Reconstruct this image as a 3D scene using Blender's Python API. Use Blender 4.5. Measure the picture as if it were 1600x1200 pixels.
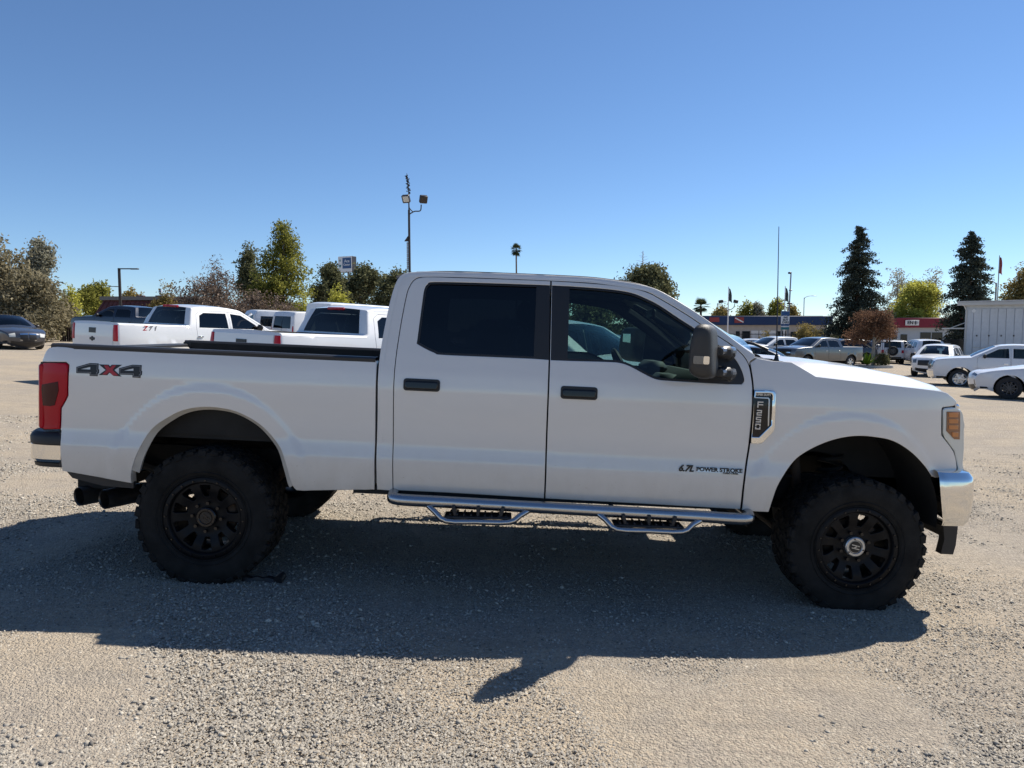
import bpy, math, random
import numpy as np
from mathutils import Vector, Matrix, geometry

for o in list(bpy.data.objects): bpy.data.objects.remove(o, do_unlink=True)
scene = bpy.context.scene
COL = scene.collection
R = math.radians
random.seed(7); RNG = np.random.default_rng(11)

# ------------------------------------------------------------------ camera, sky, sun, exposure
EYE = Vector((0, 0, 1.673))
PITCH = R(4.117)
cam_d = bpy.data.cameras.new('camera'); cam = bpy.data.objects.new('camera', cam_d); COL.objects.link(cam)
cam.location = EYE; cam.rotation_euler = (R(90) - PITCH, 0, 0)
cam_d.sensor_width = 36; cam_d.lens = 25.0; cam_d.clip_end = 3000; cam_d.clip_start = 0.05
scene.camera = cam

SLOPE = R(2.64)                                   # the lot falls away to the right
sv = Matrix.Rotation(SLOPE, 3, 'Y') @ Vector((0.66, 0.535, 1.0)).normalized()   # towards the sun
sun_d = bpy.data.lights.new('sun', 'SUN'); sun = bpy.data.objects.new('sun', sun_d); COL.objects.link(sun)
sun_d.energy = 5.0; sun_d.angle = R(0.53); sun_d.color = (1.0, 0.93, 0.825)
sun.rotation_euler = sv.to_track_quat('Z', 'Y').to_euler()
sun.location = sv * 60
world = bpy.data.worlds.new('World'); scene.world = world; world.use_nodes = True
wn = world.node_tree.nodes; wl = world.node_tree.links
sky = wn.new('ShaderNodeTexSky'); sky.sky_type = 'NISHITA'; sky.sun_disc = False
sky.sun_elevation = math.asin(sv.z); sky.sun_rotation = math.atan2(sv.x, sv.y)
sky.air_density = 1.0; sky.dust_density = 0.0; sky.ozone_density = 6.0; sky.altitude = 1500
hs_ = wn.new('ShaderNodeHueSaturation'); hs_.inputs['Saturation'].default_value = 1.03; wl.new(sky.outputs[0], hs_.inputs['Color']); wl.new(hs_.outputs[0], wn['Background'].inputs['Color']); wn['Background'].inputs['Strength'].default_value = 0.092
vs = scene.view_settings
vs.view_transform = 'Standard'; vs.look = 'None'; vs.gamma = 1; vs.exposure = 0.53; vs.use_curve_mapping = False

# ------------------------------------------------------------------ measuring helpers
F_PX = 1111.1
CAMR = cam.rotation_euler.to_matrix()
def ray(px, py):                                   # photograph pixel (1600x1200) -> world direction
    return CAMR @ Vector(((px - 800) / F_PX, -(py - 600) / F_PX, -1.0))
def at(px, py, d):                                 # point at depth d metres along the view
    v = ray(px, py); return EYE + v * (d / v.y)
def ground_z(x, y=0.0):
    s = math.tan(SLOPE)
    k = 4.0; w = 3.0
    # slope eases from s to 0.022 right of the truck
    t = (x - k) / w
    soft = w * math.log1p(math.exp(t)) if t < 30 else x - k
    return -s * x + (s - 0.022) * soft
def on_ground(px, py):
    v = ray(px, py); t = 1.0
    for _ in range(60):
        p = EYE + v * t
        t += (p.z - ground_z(p.x, p.y)) / max(0.02, -v.z + 0.03)
    return EYE + v * t
TR_O = Vector((1.87, -5.338, 1.671))               # camera seen from the truck's own frame
TRM = Matrix.Translation(EYE) @ Matrix.Rotation(SLOPE, 4, 'Y') @ Matrix.Translation(-TR_O)
TRI = TRM.inverted()

# ------------------------------------------------------------------ materials
MATS = {}
def mat(name, base=(.5,.5,.5), rough=.5, metal=0.0, coat=0.0, spec=.5, emit=None, noise=None, bump=None, trans=0.0, ior=1.45):
    """principled material; noise=(scale, amount) varies the colour, bump=(scale, strength)"""
    if name in MATS: return MATS[name]
    m = bpy.data.materials.new(name); m.use_nodes = True
    nt = m.node_tree; b = nt.nodes['Principled BSDF']
    b.inputs['Base Color'].default_value = (*base, 1); b.inputs['Roughness'].default_value = rough
    b.inputs['Metallic'].default_value = metal; b.inputs['Specular IOR Level'].default_value = spec
    b.inputs['Coat Weight'].default_value = coat; b.inputs['Coat Roughness'].default_value = .03
    b.inputs['Transmission Weight'].default_value = trans; b.inputs['IOR'].default_value = ior
    tc = nt.nodes.new('ShaderNodeTexCoord')
    if noise:
        n = nt.nodes.new('ShaderNodeTexNoise'); n.inputs['Scale'].default_value = noise[0]; n.inputs['Detail'].default_value = 6
        nt.links.new(tc.outputs['Object'], n.inputs['Vector'])
        mx = nt.nodes.new('ShaderNodeMix'); mx.data_type = 'RGBA'; mx.blend_type = 'MIX'
        a = noise[1]
        mx.inputs[6].default_value = (*[c * (1 - a) for c in base], 1); mx.inputs[7].default_value = (*[min(1, c * (1 + a)) for c in base], 1)
        r = nt.nodes.new('ShaderNodeMapRange'); r.inputs[1].default_value = .3; r.inputs[2].default_value = .7
        nt.links.new(n.outputs['Fac'], r.inputs[0]); nt.links.new(r.outputs[0], mx.inputs[0]); nt.links.new(mx.outputs[2], b.inputs['Base Color'])
    if bump:
        n2 = nt.nodes.new('ShaderNodeTexNoise'); n2.inputs['Scale'].default_value = bump[0]; n2.inputs['Detail'].default_value = 4
        nt.links.new(tc.outputs['Object'], n2.inputs['Vector'])
        bp = nt.nodes.new('ShaderNodeBump'); bp.inputs['Strength'].default_value = bump[1]; bp.inputs['Distance'].default_value = .01
        nt.links.new(n2.outputs['Fac'], bp.inputs['Height']); nt.links.new(bp.outputs[0], b.inputs['Normal'])
    MATS[name] = m; return m
def glass_mat(name, tint, refl=1.0):
    """thin window pane: tinted see-through with a mirror-like skin"""
    if name in MATS: return MATS[name]
    m = bpy.data.materials.new(name); m.use_nodes = True; nt = m.node_tree; nt.nodes.clear()
    o = nt.nodes.new('ShaderNodeOutputMaterial'); t = nt.nodes.new('ShaderNodeBsdfTransparent'); g = nt.nodes.new('ShaderNodeBsdfGlossy')
    t.inputs[0].default_value = (*tint, 1); g.inputs['Roughness'].default_value = .01; g.inputs[0].default_value = (refl, refl, refl, 1)
    f = nt.nodes.new('ShaderNodeFresnel'); f.inputs[0].default_value = 1.5
    mx = nt.nodes.new('ShaderNodeMixShader')
    nt.links.new(f.outputs[0], mx.inputs[0]); nt.links.new(t.outputs[0], mx.inputs[1]); nt.links.new(g.outputs[0], mx.inputs[2]); nt.links.new(mx.outputs[0], o.inputs[0])
    MATS[name] = m; return m
def paint_dirty(name, base, dirt=(.40,.34,.26), z0=.60, z1=1.05, amt=.75):
    """car paint with clear coat and road dust speckled over the lower panels (object Z, metres)"""
    if name in MATS: return MATS[name]
    m = mat(name, base, .42, coat=1.0, spec=.5); m.node_tree.nodes['Principled BSDF'].inputs['Coat IOR'].default_value = 1.75
    nt = m.node_tree; b = nt.nodes['Principled BSDF']; tc = nt.nodes.new('ShaderNodeTexCoord')
    sp = nt.nodes.new('ShaderNodeSeparateXYZ'); nt.links.new(tc.outputs['Object'], sp.inputs[0])
    mr = nt.nodes.new('ShaderNodeMapRange'); mr.inputs[1].default_value = z1; mr.inputs[2].default_value = z0; mr.inputs[3].default_value = 0; mr.inputs[4].default_value = amt
    nt.links.new(sp.outputs[2], mr.inputs[0])
    n = nt.nodes.new('ShaderNodeTexNoise'); n.inputs['Scale'].default_value = 9; n.inputs['Detail'].default_value = 8; n.inputs['Roughness'].default_value = .7
    mp = nt.nodes.new('ShaderNodeMapping'); mp.inputs['Scale'].default_value = (1, 1, .55)
    nt.links.new(tc.outputs['Object'], mp.inputs[0]); nt.links.new(mp.outputs[0], n.inputs['Vector'])
    m1 = nt.nodes.new('ShaderNodeMath'); m1.operation = 'MULTIPLY'; nt.links.new(mr.outputs[0], m1.inputs[0]); nt.links.new(n.outputs['Fac'], m1.inputs[1])
    # mud flecks
    v = nt.nodes.new('ShaderNodeTexNoise'); v.inputs['Scale'].default_value = 70; v.inputs['Detail'].default_value = 2
    nt.links.new(tc.outputs['Object'], v.inputs['Vector'])
    r2 = nt.nodes.new('ShaderNodeMapRange'); r2.inputs[1].default_value = .71; r2.inputs[2].default_value = .76
    nt.links.new(v.outputs['Fac'], r2.inputs[0])
    m2 = nt.nodes.new('ShaderNodeMath'); m2.operation = 'MULTIPLY'; nt.links.new(r2.outputs[0], m2.inputs[0]); nt.links.new(mr.outputs[0], m2.inputs[1])
    ad = nt.nodes.new('ShaderNodeMath'); ad.operation = 'ADD'; ad.use_clamp = True; nt.links.new(m1.outputs[0], ad.inputs[0]); nt.links.new(m2.outputs[0], ad.inputs[1])
    mx = nt.nodes.new('ShaderNodeMix'); mx.data_type = 'RGBA'; mx.inputs[6].default_value = (*base, 1); mx.inputs[7].default_value = (*dirt, 1)
    nt.links.new(ad.outputs[0], mx.inputs[0]); nt.links.new(mx.outputs[2], b.inputs['Base Color'])
    r3 = nt.nodes.new('ShaderNodeMapRange'); r3.inputs[3].default_value = 1.0; r3.inputs[4].default_value = .35; r3.inputs[2].default_value = .5
    nt.links.new(ad.outputs[0], r3.inputs[0]); nt.links.new(r3.outputs[0], b.inputs['Coat Weight'])
    # faint smears and rubbed patches; the tint also imitates soft patchy reflections
    sm = nt.nodes.new('ShaderNodeTexNoise'); sm.inputs['Scale'].default_value = 3.2; sm.inputs['Detail'].default_value = 9; sm.inputs['Roughness'].default_value = .68; sm.inputs['Distortion'].default_value = .6
    mp2 = nt.nodes.new('ShaderNodeMapping'); mp2.inputs['Scale'].default_value = (.55, 1, 1.5); nt.links.new(tc.outputs['Object'], mp2.inputs[0]); nt.links.new(mp2.outputs[0], sm.inputs['Vector'])
    smr = nt.nodes.new('ShaderNodeMapRange'); smr.inputs[1].default_value = .35; smr.inputs[2].default_value = .7; smr.inputs[3].default_value = .0; smr.inputs[4].default_value = .16; nt.links.new(sm.outputs['Fac'], smr.inputs[0])
    mx2 = nt.nodes.new('ShaderNodeMix'); mx2.data_type = 'RGBA'; mx2.inputs[7].default_value = (*[c * .78 for c in base], 1); nt.links.new(mx.outputs[2], mx2.inputs[6]); nt.links.new(smr.outputs[0], mx2.inputs[0]); nt.links.new(mx2.outputs[2], b.inputs['Base Color'])
    rr = nt.nodes.new('ShaderNodeMapRange'); rr.inputs[1].default_value = .3; rr.inputs[2].default_value = .75; rr.inputs[3].default_value = .02; rr.inputs[4].default_value = .16; nt.links.new(sm.outputs['Fac'], rr.inputs[0]); nt.links.new(rr.outputs[0], b.inputs['Coat Roughness'])
    # orange-peel / panel waviness
    n3 = nt.nodes.new('ShaderNodeTexNoise'); n3.inputs['Scale'].default_value = 2.3; n3.inputs['Detail'].default_value = 1
    nt.links.new(tc.outputs['Object'], n3.inputs['Vector'])
    bp = nt.nodes.new('ShaderNodeBump'); bp.inputs['Strength'].default_value = .12; bp.inputs['Distance'].default_value = .02
    nt.links.new(n3.outputs['Fac'], bp.inputs['Height']); nt.links.new(bp.outputs[0], b.inputs['Coat Normal'])
    return m

def M(k): return MATS[k]
paint_dirty('white_paint', (.685,.665,.635))
mat('white_paint_far', (.70,.71,.72), .4, coat=1.0)
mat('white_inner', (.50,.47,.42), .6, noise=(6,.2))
mat('black_plastic', (.018,.018,.02), .45, bump=(300,.15))
mat('gloss_black', (.008,.008,.01), .12)
mat('grey_plastic', (.034,.033,.032), .5, noise=(5,.25), bump=(400,.2))
mat('rubber', (.016,.0155,.015), .8, spec=.2, noise=(9,.45), bump=(120,.3))
mat('rim_black', (.005,.005,.006), .5, spec=.25, noise=(14,.3))
mat('under_black', (.012,.012,.012), .8, noise=(5,.4))
mat('under_rust', (.05,.035,.025), .85, noise=(8,.4))
mat('chrome', (.72,.73,.74), .07, 1.0)
mat('chrome_worn', (.76,.76,.75), .06, 1.0, bump=(5,.10))
mat('brushed_steel', (.42,.43,.45), .27, 1.0)
mat('cap_silver', (.5,.5,.5), .38, .9)
mat('red_lens', (.42,.0,.012), .28, coat=.12, spec=.3)
mat('red_lens_dark', (.05,.001,.004), .22, coat=.1, spec=.3)
mat('amber_lens', (.50,.15,.015), .15, coat=1.0)
mat('amber_dark', (.20,.055,.008), .2, coat=1.0)
mat('lamp_lens', (.62,.63,.58), .12, coat=1.0)
mat('lamp_grey', (.13,.135,.14), .15, .3, coat=1.0)
mat('badge_silver', (.55,.55,.56), .28, .9)
mat('decal_black', (.012,.012,.014), .35)
mat('decal_grey', (.22,.22,.23), .4)
mat('decal_red', (.38,.02,.03), .35)
mat('seat_cloth', (.035,.036,.04), .85)
mat('dash_grey', (.06,.062,.066), .7)
mat('exhaust', (.10,.095,.09), .36, .8, noise=(12,.3))
glass_mat('glass_privacy', (.035,.042,.05)); glass_mat('glass_green', (.42,.56,.52)); glass_mat('glass_screen', (.62,.74,.72))
glass_mat('glass_car', (.22,.27,.27)); glass_mat('glass_dark', (.035,.04,.045))

# ------------------------------------------------------------------ mesh helpers
def tag(o, label, cat, group=None, kind=None):
    o['label'] = label; o['category'] = cat
    if group: o['group'] = group
    if kind: o['kind'] = kind
    return o
def empty(name, mtx=None, label=None, cat=None, group=None):
    o = bpy.data.objects.new(name, None); COL.objects.link(o); o.empty_display_size = .2
    if mtx is not None: o.matrix_world = mtx
    if label: tag(o, label, cat, group)
    return o
def link_mesh(name, me, m, parent=None):
    o = bpy.data.objects.new(name, me); COL.objects.link(o)
    if m is not None: me.materials.append(MATS[m] if isinstance(m, str) else m)
    if parent is not None: o.parent = parent
    return o
class MB:
    def __init__(s): s.v = []; s.f = []
    def add(s, vs, fs):
        n = len(s.v); s.v += [tuple(p) for p in vs]; s.f += [tuple(i + n for i in q) for q in fs]; return s
    def box(s, c, d, rot=None, ch=0.0):
        """box centre c, full size d, chamfer ch"""
        hx, hy, hz = (k / 2 for k in d); ch = min(ch, hx * .9, hy * .9, hz * .9)
        if ch <= 0:
            vs = [Vector((a * hx, b * hy, e * hz)) for e in (-1, 1) for b in (-1, 1) for a in (-1, 1)]
            fs = [(0,2,3,1), (4,5,7,6), (0,1,5,4), (2,6,7,3), (0,4,6,2), (1,3,7,5)]
        else:
            vs = []; idx = {}
            for a in (-1, 1):
                for b in (-1, 1):
                    for e in (-1, 1):
                        for k in range(3):
                            p = [a * (hx - ch), b * (hy - ch), e * (hz - ch)]; p[k] = (a * hx, b * hy, e * hz)[k]
                            idx[(a, b, e, k)] = len(vs); vs.append(Vector(p))
            I = lambda a, b, e, k: idx[(a, b, e, k)]
            fs = []
            for a in (-1, 1):
                fs.append([I(a,-1,-1,0), I(a,1,-1,0), I(a,1,1,0), I(a,-1,1,0)][::a])
                fs.append([I(-1,a,-1,1), I(-1,a,1,1), I(1,a,1,1), I(1,a,-1,1)][::a])
                fs.append([I(-1,-1,a,2), I(1,-1,a,2), I(1,1,a,2), I(-1,1,a,2)][::a])
            for a in (-1, 1):
                for b in (-1, 1):
                    fs.append([I(a,b,-1,0), I(a,b,-1,1), I(a,b,1,1), I(a,b,1,0)][::a * b])
                    fs.append([I(a,-1,b,0), I(a,1,b,0), I(a,1,b,2), I(a,-1,b,2)][::a * b])
                    fs.append([I(-1,a,b,1), I(-1,a,b,2), I(1,a,b,2), I(1,a,b,1)][::a * b])
                    for e in (-1, 1):
                        fs.append([I(a,b,e,0), I(a,b,e,1), I(a,b,e,2)][::a * b * e])
        if rot is not None: vs = [rot @ p for p in vs]
        c = Vector(c); return s.add([p + c for p in vs], fs)
    def tube(s, pts, r, n=10, caps=True, closed=False):
        pts = [Vector(p) for p in pts]; m = len(pts)
        rs = r if hasattr(r, '__len__') else [r] * m
        up = None; rings = []
        for i, p in enumerate(pts):
            a = pts[(i - 1) % m] if (i or closed) else pts[0]; b = pts[(i + 1) % m] if (i < m - 1 or closed) else pts[-1]
            t = (b - a).normalized()
            if up is None:
                up = Vector((0, 0, 1)) if abs(t.z) < .9 else Vector((1, 0, 0))
            u = (up - t * up.dot(t)).normalized(); w = t.cross(u); up = u
            rings.append([p + (u * math.cos(k * 2 * math.pi / n) + w * math.sin(k * 2 * math.pi / n)) * rs[i] for k in range(n)])
        vs = [q for g in rings for q in g]; fs = []
        for i in range(m if closed else m - 1):
            j = (i + 1) % m
            for k in range(n):
                fs.append((i * n + k, i * n + (k + 1) % n, j * n + (k + 1) % n, j * n + k))
        if caps and not closed:
            fs.append(tuple(range(n))[::-1]); fs.append(tuple((m - 1) * n + k for k in range(n)))
        return s.add(vs, fs)
    def grid(s, rows, flip=False):
        m, n = len(rows), len(rows[0]); vs = [q for g in rows for q in g]; fs = []
        for i in range(m - 1):
            for k in range(n - 1):
                q = (i * n + k, i * n + k + 1, (i + 1) * n + k + 1, (i + 1) * n + k)
                fs.append(q[::-1] if flip else q)
        return s.add(vs, fs)
    def lathe_y(s, prof, c=(0,0,0), n=48, closed=False):
        """prof: list of (r, y) revolved round the Y axis"""
        rows = []
        for r, y in prof:
            rows.append([(c[0] + r * math.cos(a * 2 * math.pi / n), c[1] + y, c[2] + r * math.sin(a * 2 * math.pi / n)) for a in range(n)])
        vs = [q for g in rows for q in g]; fs = []
        m = len(prof)
        for i in range(m if closed else m - 1):
            j = (i + 1) % m
            for k in range(n):
                fs.append((i * n + k, i * n + (k + 1) % n, j * n + (k + 1) % n, j * n + k))
        return s.add(vs, fs)
    def prism(s, poly, y0, y1, M3=None):
        """poly of (x,z) pulled from y0 to y1"""
        n = len(poly); vs = [(p[0], y0, p[1]) for p in poly] + [(p[0], y1, p[1]) for p in poly]
        tess = geometry.tessellate_polygon([[Vector((p[0], p[1], 0)) for p in poly]])
        fs = [tuple(t) for t in tess] + [tuple(i + n for i in t)[::-1] for t in tess]
        fs += [(i, (i + 1) % n, (i + 1) % n + n, i + n) for i in range(n)]
        if M3 is not None: vs = [M3 @ Vector(v) for v in vs]
        return s.add(vs, fs)
    def mesh(s, name, sharp=40, fixn=True):
        me = bpy.data.meshes.new(name); me.from_pydata(s.v, [], s.f); me.update()
        if fixn:
            import bmesh
            bm = bmesh.new(); bm.from_mesh(me); bmesh.ops.recalc_face_normals(bm, faces=bm.faces); bm.to_mesh(me); bm.free()
        if sharp:
            me.shade_smooth(); me.set_sharp_from_angle(angle=R(sharp))
        return me
    def build(s, name, m, parent=None, sharp=40, fixn=True):
        return link_mesh(name, s.mesh(name, sharp, fixn), m, parent)

def curve(pts, n=6):
    """Catmull-Rom through pts (2D or 3D tuples), n steps per span"""
    P = [np.array(p, float) for p in pts]
    if len(P) < 3: return [tuple(p) for p in P]
    P = [2 * P[0] - P[1]] + P + [2 * P[-1] - P[-2]]; out = []
    for i in range(1, len(P) - 2):
        a, b, c, d = P[i - 1:i + 3]
        for k in range(n):
            t = k / n
            out.append(tuple(.5 * (2 * b + (c - a) * t + (2 * a - 5 * b + 4 * c - d) * t * t + (3 * b - a - 3 * c + d) * t ** 3)))
    out.append(tuple(P[-2])); return out
def resample(poly, sp):
    out = []
    for i, p in enumerate(poly):
        q = poly[(i + 1) % len(poly)]; L = math.dist(p, q); k = max(1, int(L / sp))
        for j in range(k): out.append((p[0] + (q[0] - p[0]) * j / k, p[1] + (q[1] - p[1]) * j / k))
    return out
def dedupe(poly, e=1e-4):
    out = []
    for p in poly:
        if not out or math.dist(p, out[-1]) > e: out.append(tuple(p))
    if math.dist(out[0], out[-1]) < e: out.pop()
    return out
def area2(poly): return sum(a[0] * b[1] - b[0] * a[1] for a, b in zip(poly, poly[1:] + poly[:1]))
def offset(poly, d):
    """move a closed outline inwards by d"""
    s = 1 if area2(poly) > 0 else -1; n = len(poly); out = []
    for i in range(n):
        a, b, c = (np.array(poly[(i + k) % n], float) for k in (-1, 0, 1))
        e1 = b - a; e2 = c - b; n1 = np.array((-e1[1], e1[0])) / (np.linalg.norm(e1) + 1e-12); n2 = np.array((-e2[1], e2[0])) / (np.linalg.norm(e2) + 1e-12)
        m = n1 + n2; l = np.dot(m, m)
        m = n1 if l < .3 else m * 2 / l
        out.append(tuple(b + s * m * d))
    return out
def inside(pts, poly):
    x, y = pts[:, 0], pts[:, 1]; r = np.zeros(len(pts), bool); n = len(poly); j = n - 1
    for i in range(n):
        xi, yi = poly[i]; xj, yj = poly[j]
        c = ((yi > y) != (yj > y))
        with np.errstate(divide='ignore', invalid='ignore'):
            r ^= c & (x < (xj - xi) * (y - yi) / ((yj - yi) if yj != yi else 1e-12) + xi)
        j = i
    return r
def seg_dist(pts, poly):
    P = np.array(poly); Q = np.roll(P, -1, 0); d = np.full(len(pts), 1e9)
    for a, b in zip(P, Q):
        e = b - a; t = np.clip(((pts - a) @ e) / (e @ e + 1e-12), 0, 1)
        d = np.minimum(d, np.linalg.norm(pts - (a + t[:, None] * e), axis=1))
    return d
def panel(name, outline, holes, hfun, side, m, parent, sp=.05, thick=.022, off=0.0, edge=.005, seam=None):
    """sheet of bodywork: an (x,z) outline with holes laid onto y = side*hfun(x,z), with rolled edges and a folded flange"""
    loops = [resample(dedupe(outline), min(sp, .035))] + [resample(dedupe(h), min(sp, .035)) for h in holes]
    V = []; E = []; isb = []
    for k, lp in enumerate(loops):
        n0 = len(V); V += lp; isb += [1] * len(lp); E += [(n0 + i, n0 + (i + 1) % len(lp)) for i in range(len(lp))]
        if edge:
            ring = offset(lp, edge if k == 0 else -edge); n1 = len(V); V += ring; isb += [0] * len(ring); E += [(n1 + i, n1 + (i + 1) % len(ring)) for i in range(len(ring))]
    o = np.array(loops[0]); lo, hi = o.min(0), o.max(0)
    gx, gz = np.meshgrid(np.arange(lo[0] + sp * .5, hi[0], sp), np.arange(lo[1] + sp * .5, hi[1], sp))
    g = np.stack([gx.ravel(), gz.ravel()], 1); ok = inside(g, loops[0])
    for h in loops[1:]: ok &= ~inside(g, h)
    g = g[ok]
    if len(g):
        d = np.full(len(g), 1e9)
        for lp in loops: d = np.minimum(d, seg_dist(g, lp))
        g = g[d > max(edge * 1.8, sp * .45)]
    V += [tuple(p) for p in g]; isb += [0] * len(g)
    cv, ce, cf, ov, _, _ = geometry.delaunay_2d_cdt([Vector(p) for p in V], E, [], 0, 1e-6)
    P = np.array([tuple(p) for p in cv]); fl = np.array([any(isb[k] for k in src) if len(src) else False for src in ov])
    T = np.array([tuple(f) for f in cf]); cen = P[T].mean(1); ok = inside(cen, loops[0])
    for h in loops[1:]: ok &= ~inside(cen, h)
    T = T[ok]
    e = .01
    def H(p): return hfun(p[0], p[1]) + off
    h0 = np.array([H(p) for p in P]); hx = np.array([hfun(p[0] + e, p[1]) - hfun(p[0] - e, p[1]) for p in P]) / (2 * e); hz = np.array([hfun(p[0], p[1] + e) - hfun(p[0], p[1] - e) for p in P]) / (2 * e)
    N = np.stack([-hx, np.full(len(P), 1.0), -hz], 1)
    # rolled rim: drop and turn the boundary normals outwards
    cnt = {}
    for t in T:
        for a, b in ((t[0], t[1]), (t[1], t[2]), (t[2], t[0])): cnt[(a, b)] = 1
    bd = [(a, b) for (a, b) in cnt if (b, a) not in cnt]
    # orientation: CDT faces are ccw in (x,z); outward dir of boundary edge a->b is (dz,-dx)
    on = np.zeros((len(P), 2))
    for a, b in bd:
        d = P[b] - P[a]; w = np.array((d[1], -d[0])) / (np.linalg.norm(d) + 1e-12); on[a] += w; on[b] += w
    isB = np.zeros(len(P), bool)
    for a, b in bd: isB[a] = isB[b] = True
    ln = np.linalg.norm(on, axis=1); ln[ln == 0] = 1; on /= ln[:, None]
    if edge:
        h0 = np.where(isB, h0 - edge * .6, h0)
        N[:, 0] += np.where(isB, on[:, 0] * 1.0, 0); N[:, 2] += np.where(isB, on[:, 1] * 1.0, 0)
    N /= np.linalg.norm(N, axis=1)[:, None]
    N[:, 1] *= side
    vs = [(P[i, 0], side * h0[i], P[i, 1]) for i in range(len(P))]; nr = [tuple(q) for q in N]
    # outward is side*Y; ccw in (x,z) faces -Y
    fs = [tuple(t) if side < 0 else tuple(t[::-1]) for t in T]
    if thick:
        for a, b in bd:
            n0 = len(vs); w = on[a] * .5 + on[b] * .5
            for i in (a, b): vs.append(vs[i])
            for i in (b, a): vs.append((P[i, 0], side * (h0[i] - thick), P[i, 1]))
            nr += [(w[0], 0, w[1])] * 4
            q = (n0 + 1, n0, n0 + 3, n0 + 2); fs.append(q if side < 0 else q[::-1])
    me = bpy.data.meshes.new(name); me.from_pydata(vs, [], fs); me.update()
    me.polygons.foreach_set('use_smooth', [True] * len(me.polygons))
    used = np.zeros(len(vs), bool)
    for q in fs:
        for i in q: used[i] = True
    me.normals_split_custom_set_from_vertices(nr)
    ob = link_mesh(name, me, m, parent)
    if seam and thick:
        me.materials.append(MATS[seam]); k0 = len(T)  # flange coloured black, painting shade into the gaps between panels
        for k in range(k0, len(me.polygons)): me.polygons[k].material_index = 1
    return ob
def text_mesh(body, size, depth=.004, bold=.0, shear=0.0):
    c = bpy.data.curves.new('lettering', 'FONT'); c.body = body; c.size = size; c.extrude = depth; c.offset = bold; c.shear = shear
    c.align_x = 'CENTER'; c.align_y = 'CENTER'; c.resolution_u = 3
    o = bpy.data.objects.new('lettering', c); COL.objects.link(o)
    dg = bpy.context.evaluated_depsgraph_get(); me = bpy.data.meshes.new_from_object(o.evaluated_get(dg))
    bpy.data.objects.remove(o, do_unlink=True); bpy.data.curves.remove(c); return me
FACE = Matrix(((1,0,0,0),(0,0,-1,0),(0,1,0,0),(0,0,0,1)))   # text plane XY -> stands up facing -Y
def text(name, body, size, m, parent, mtx, depth=.004, bold=0.0, shear=0.0, sx=1.0):
    me = text_mesh(body, size, depth, bold, shear); me.transform(mtx @ FACE @ Matrix.Diagonal((sx, 1, 1, 1)))
    return link_mesh(name, me, m, parent)
def copy_tree(o, parent=None):
    c = o.copy(); COL.objects.link(c); c.parent = parent
    for ch in o.children: copy_tree(ch, c)
    return c
# ================================================================== THE LIFTED WHITE PICKUP
_z = np.arange(.2, 2.4, .005)
_h = np.interp(_z, [.2,.55,.62,.70,.80,.85,.90,.96,1.05,1.2,1.30,1.40,1.47,1.52,1.56,1.7,1.85,1.95,2.05,2.2,2.4],
                   [.93,.955,.972,.986,.997,.999,.990,.981,.982,.988,.987,.977,.962,.952,.942,.906,.862,.831,.79,.70,.6])
_k = np.exp(-.5 * (np.arange(-9, 10) / 3.2) ** 2); _k /= _k.sum()
_h = np.convolve(np.pad(_h, 9, 'edge'), _k, 'valid')
WB = 4.06; WR = .445
ARCH = ((.03, .635, .50), (4.0, .62, .525))
def sstep(t): t = min(1, max(0, t)); return t * t * (3 - 2 * t)
def truck_h(x, z):
    i = (z - .2) / .005; i = min(max(i, 0), len(_h) - 2); a = int(i); h = _h[a] + (_h[a + 1] - _h[a]) * (i - a)
    if x > 4.05: h -= .30 * (x - 4.05) ** 2
    if x < -.86: h -= 1.4 * (-.86 - x) ** 2
    for cx, cz, r in ARCH:
        d = math.hypot(x - cx, z - cz)
        if d < r + .22: h += .008 * (1 - sstep((d - r - .085) / .06))
    return h
def S(px, py, off=0.0):
    """photo point -> (x,z) on the near flank of the truck"""
    d = TRI.to_3x3() @ ray(px, py); Y = -1.0
    for _ in range(8):
        t = (Y - TR_O.y) / d.y; P = TR_O + d * t; Y = -(truck_h(P.x, P.z) + off)
    return (P.x, P.z)
def SY(px, py, Y):
    d = TRI.to_3x3() @ ray(px, py); t = (Y - TR_O.y) / d.y; P = TR_O + d * t; return (P.x, P.z)
def SS(l): return [S(*p) for p in l]

truck = empty('pickup_truck', TRM, 'lifted white crew cab pickup truck parked on gravel in the foreground', 'pickup truck')
W = 'white_paint'
# ---- outlines on the near flank
arch_r = curve(SS([(204,742),(207,728),(215.5,705),(236,671.7),(264.6,651),(290,640),(321,636),(355,639.5),(381,648.4),(406.7,664),(427,684.6),(440,705),(448,731),(454.5,754),(460,763)]), 4)
arch_f = curve(SS([(1456,744),(1444,726.6),(1422.5,705),(1396,689),(1369,683),(1342,681),(1315,684),(1288,692),(1261,705),(1240,721),(1218,753.5),(1207.5,780),(1202,797)]), 4)
tl_px = [(66,565.5),(103,565.5),(108,570),(106.5,618),(103,626),(96,638),(94.5,672)]
bed_o = SS([(83,541.5),(200,547),(340,553),(480,559.5),(588.5,564)]) + SS([(587,600),(586,680),(585,765)]) + SS([(475,767),(463,766)]) \
      + arch_r[::-1] + SS([(205,755),(150,745),(97,735.5)]) + SS([(95.5,673)]) + SS(tl_px)[::-1] + curve(SS([(66,564),(68,558),(74,546),(83,541.5)]), 3)
cab_sil = curve(SS([(589,765),(588.5,700),(590,640),(590.5,591),(594,552),(602.5,503),(611,465),(619.5,440),(628,429.5),(640.7,425.5),(666,424)]), 4) \
      + curve(SS([(666,424),(772.5,426.5),(900,432),(950,436.5),(1000,444.5),(1027,452.5),(1052.5,466)]), 5)[1:] + curve(SS([(1052.5,466),(1090,489.5),(1127,516),(1160,541),(1180,555)]), 3)[1:]
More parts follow.
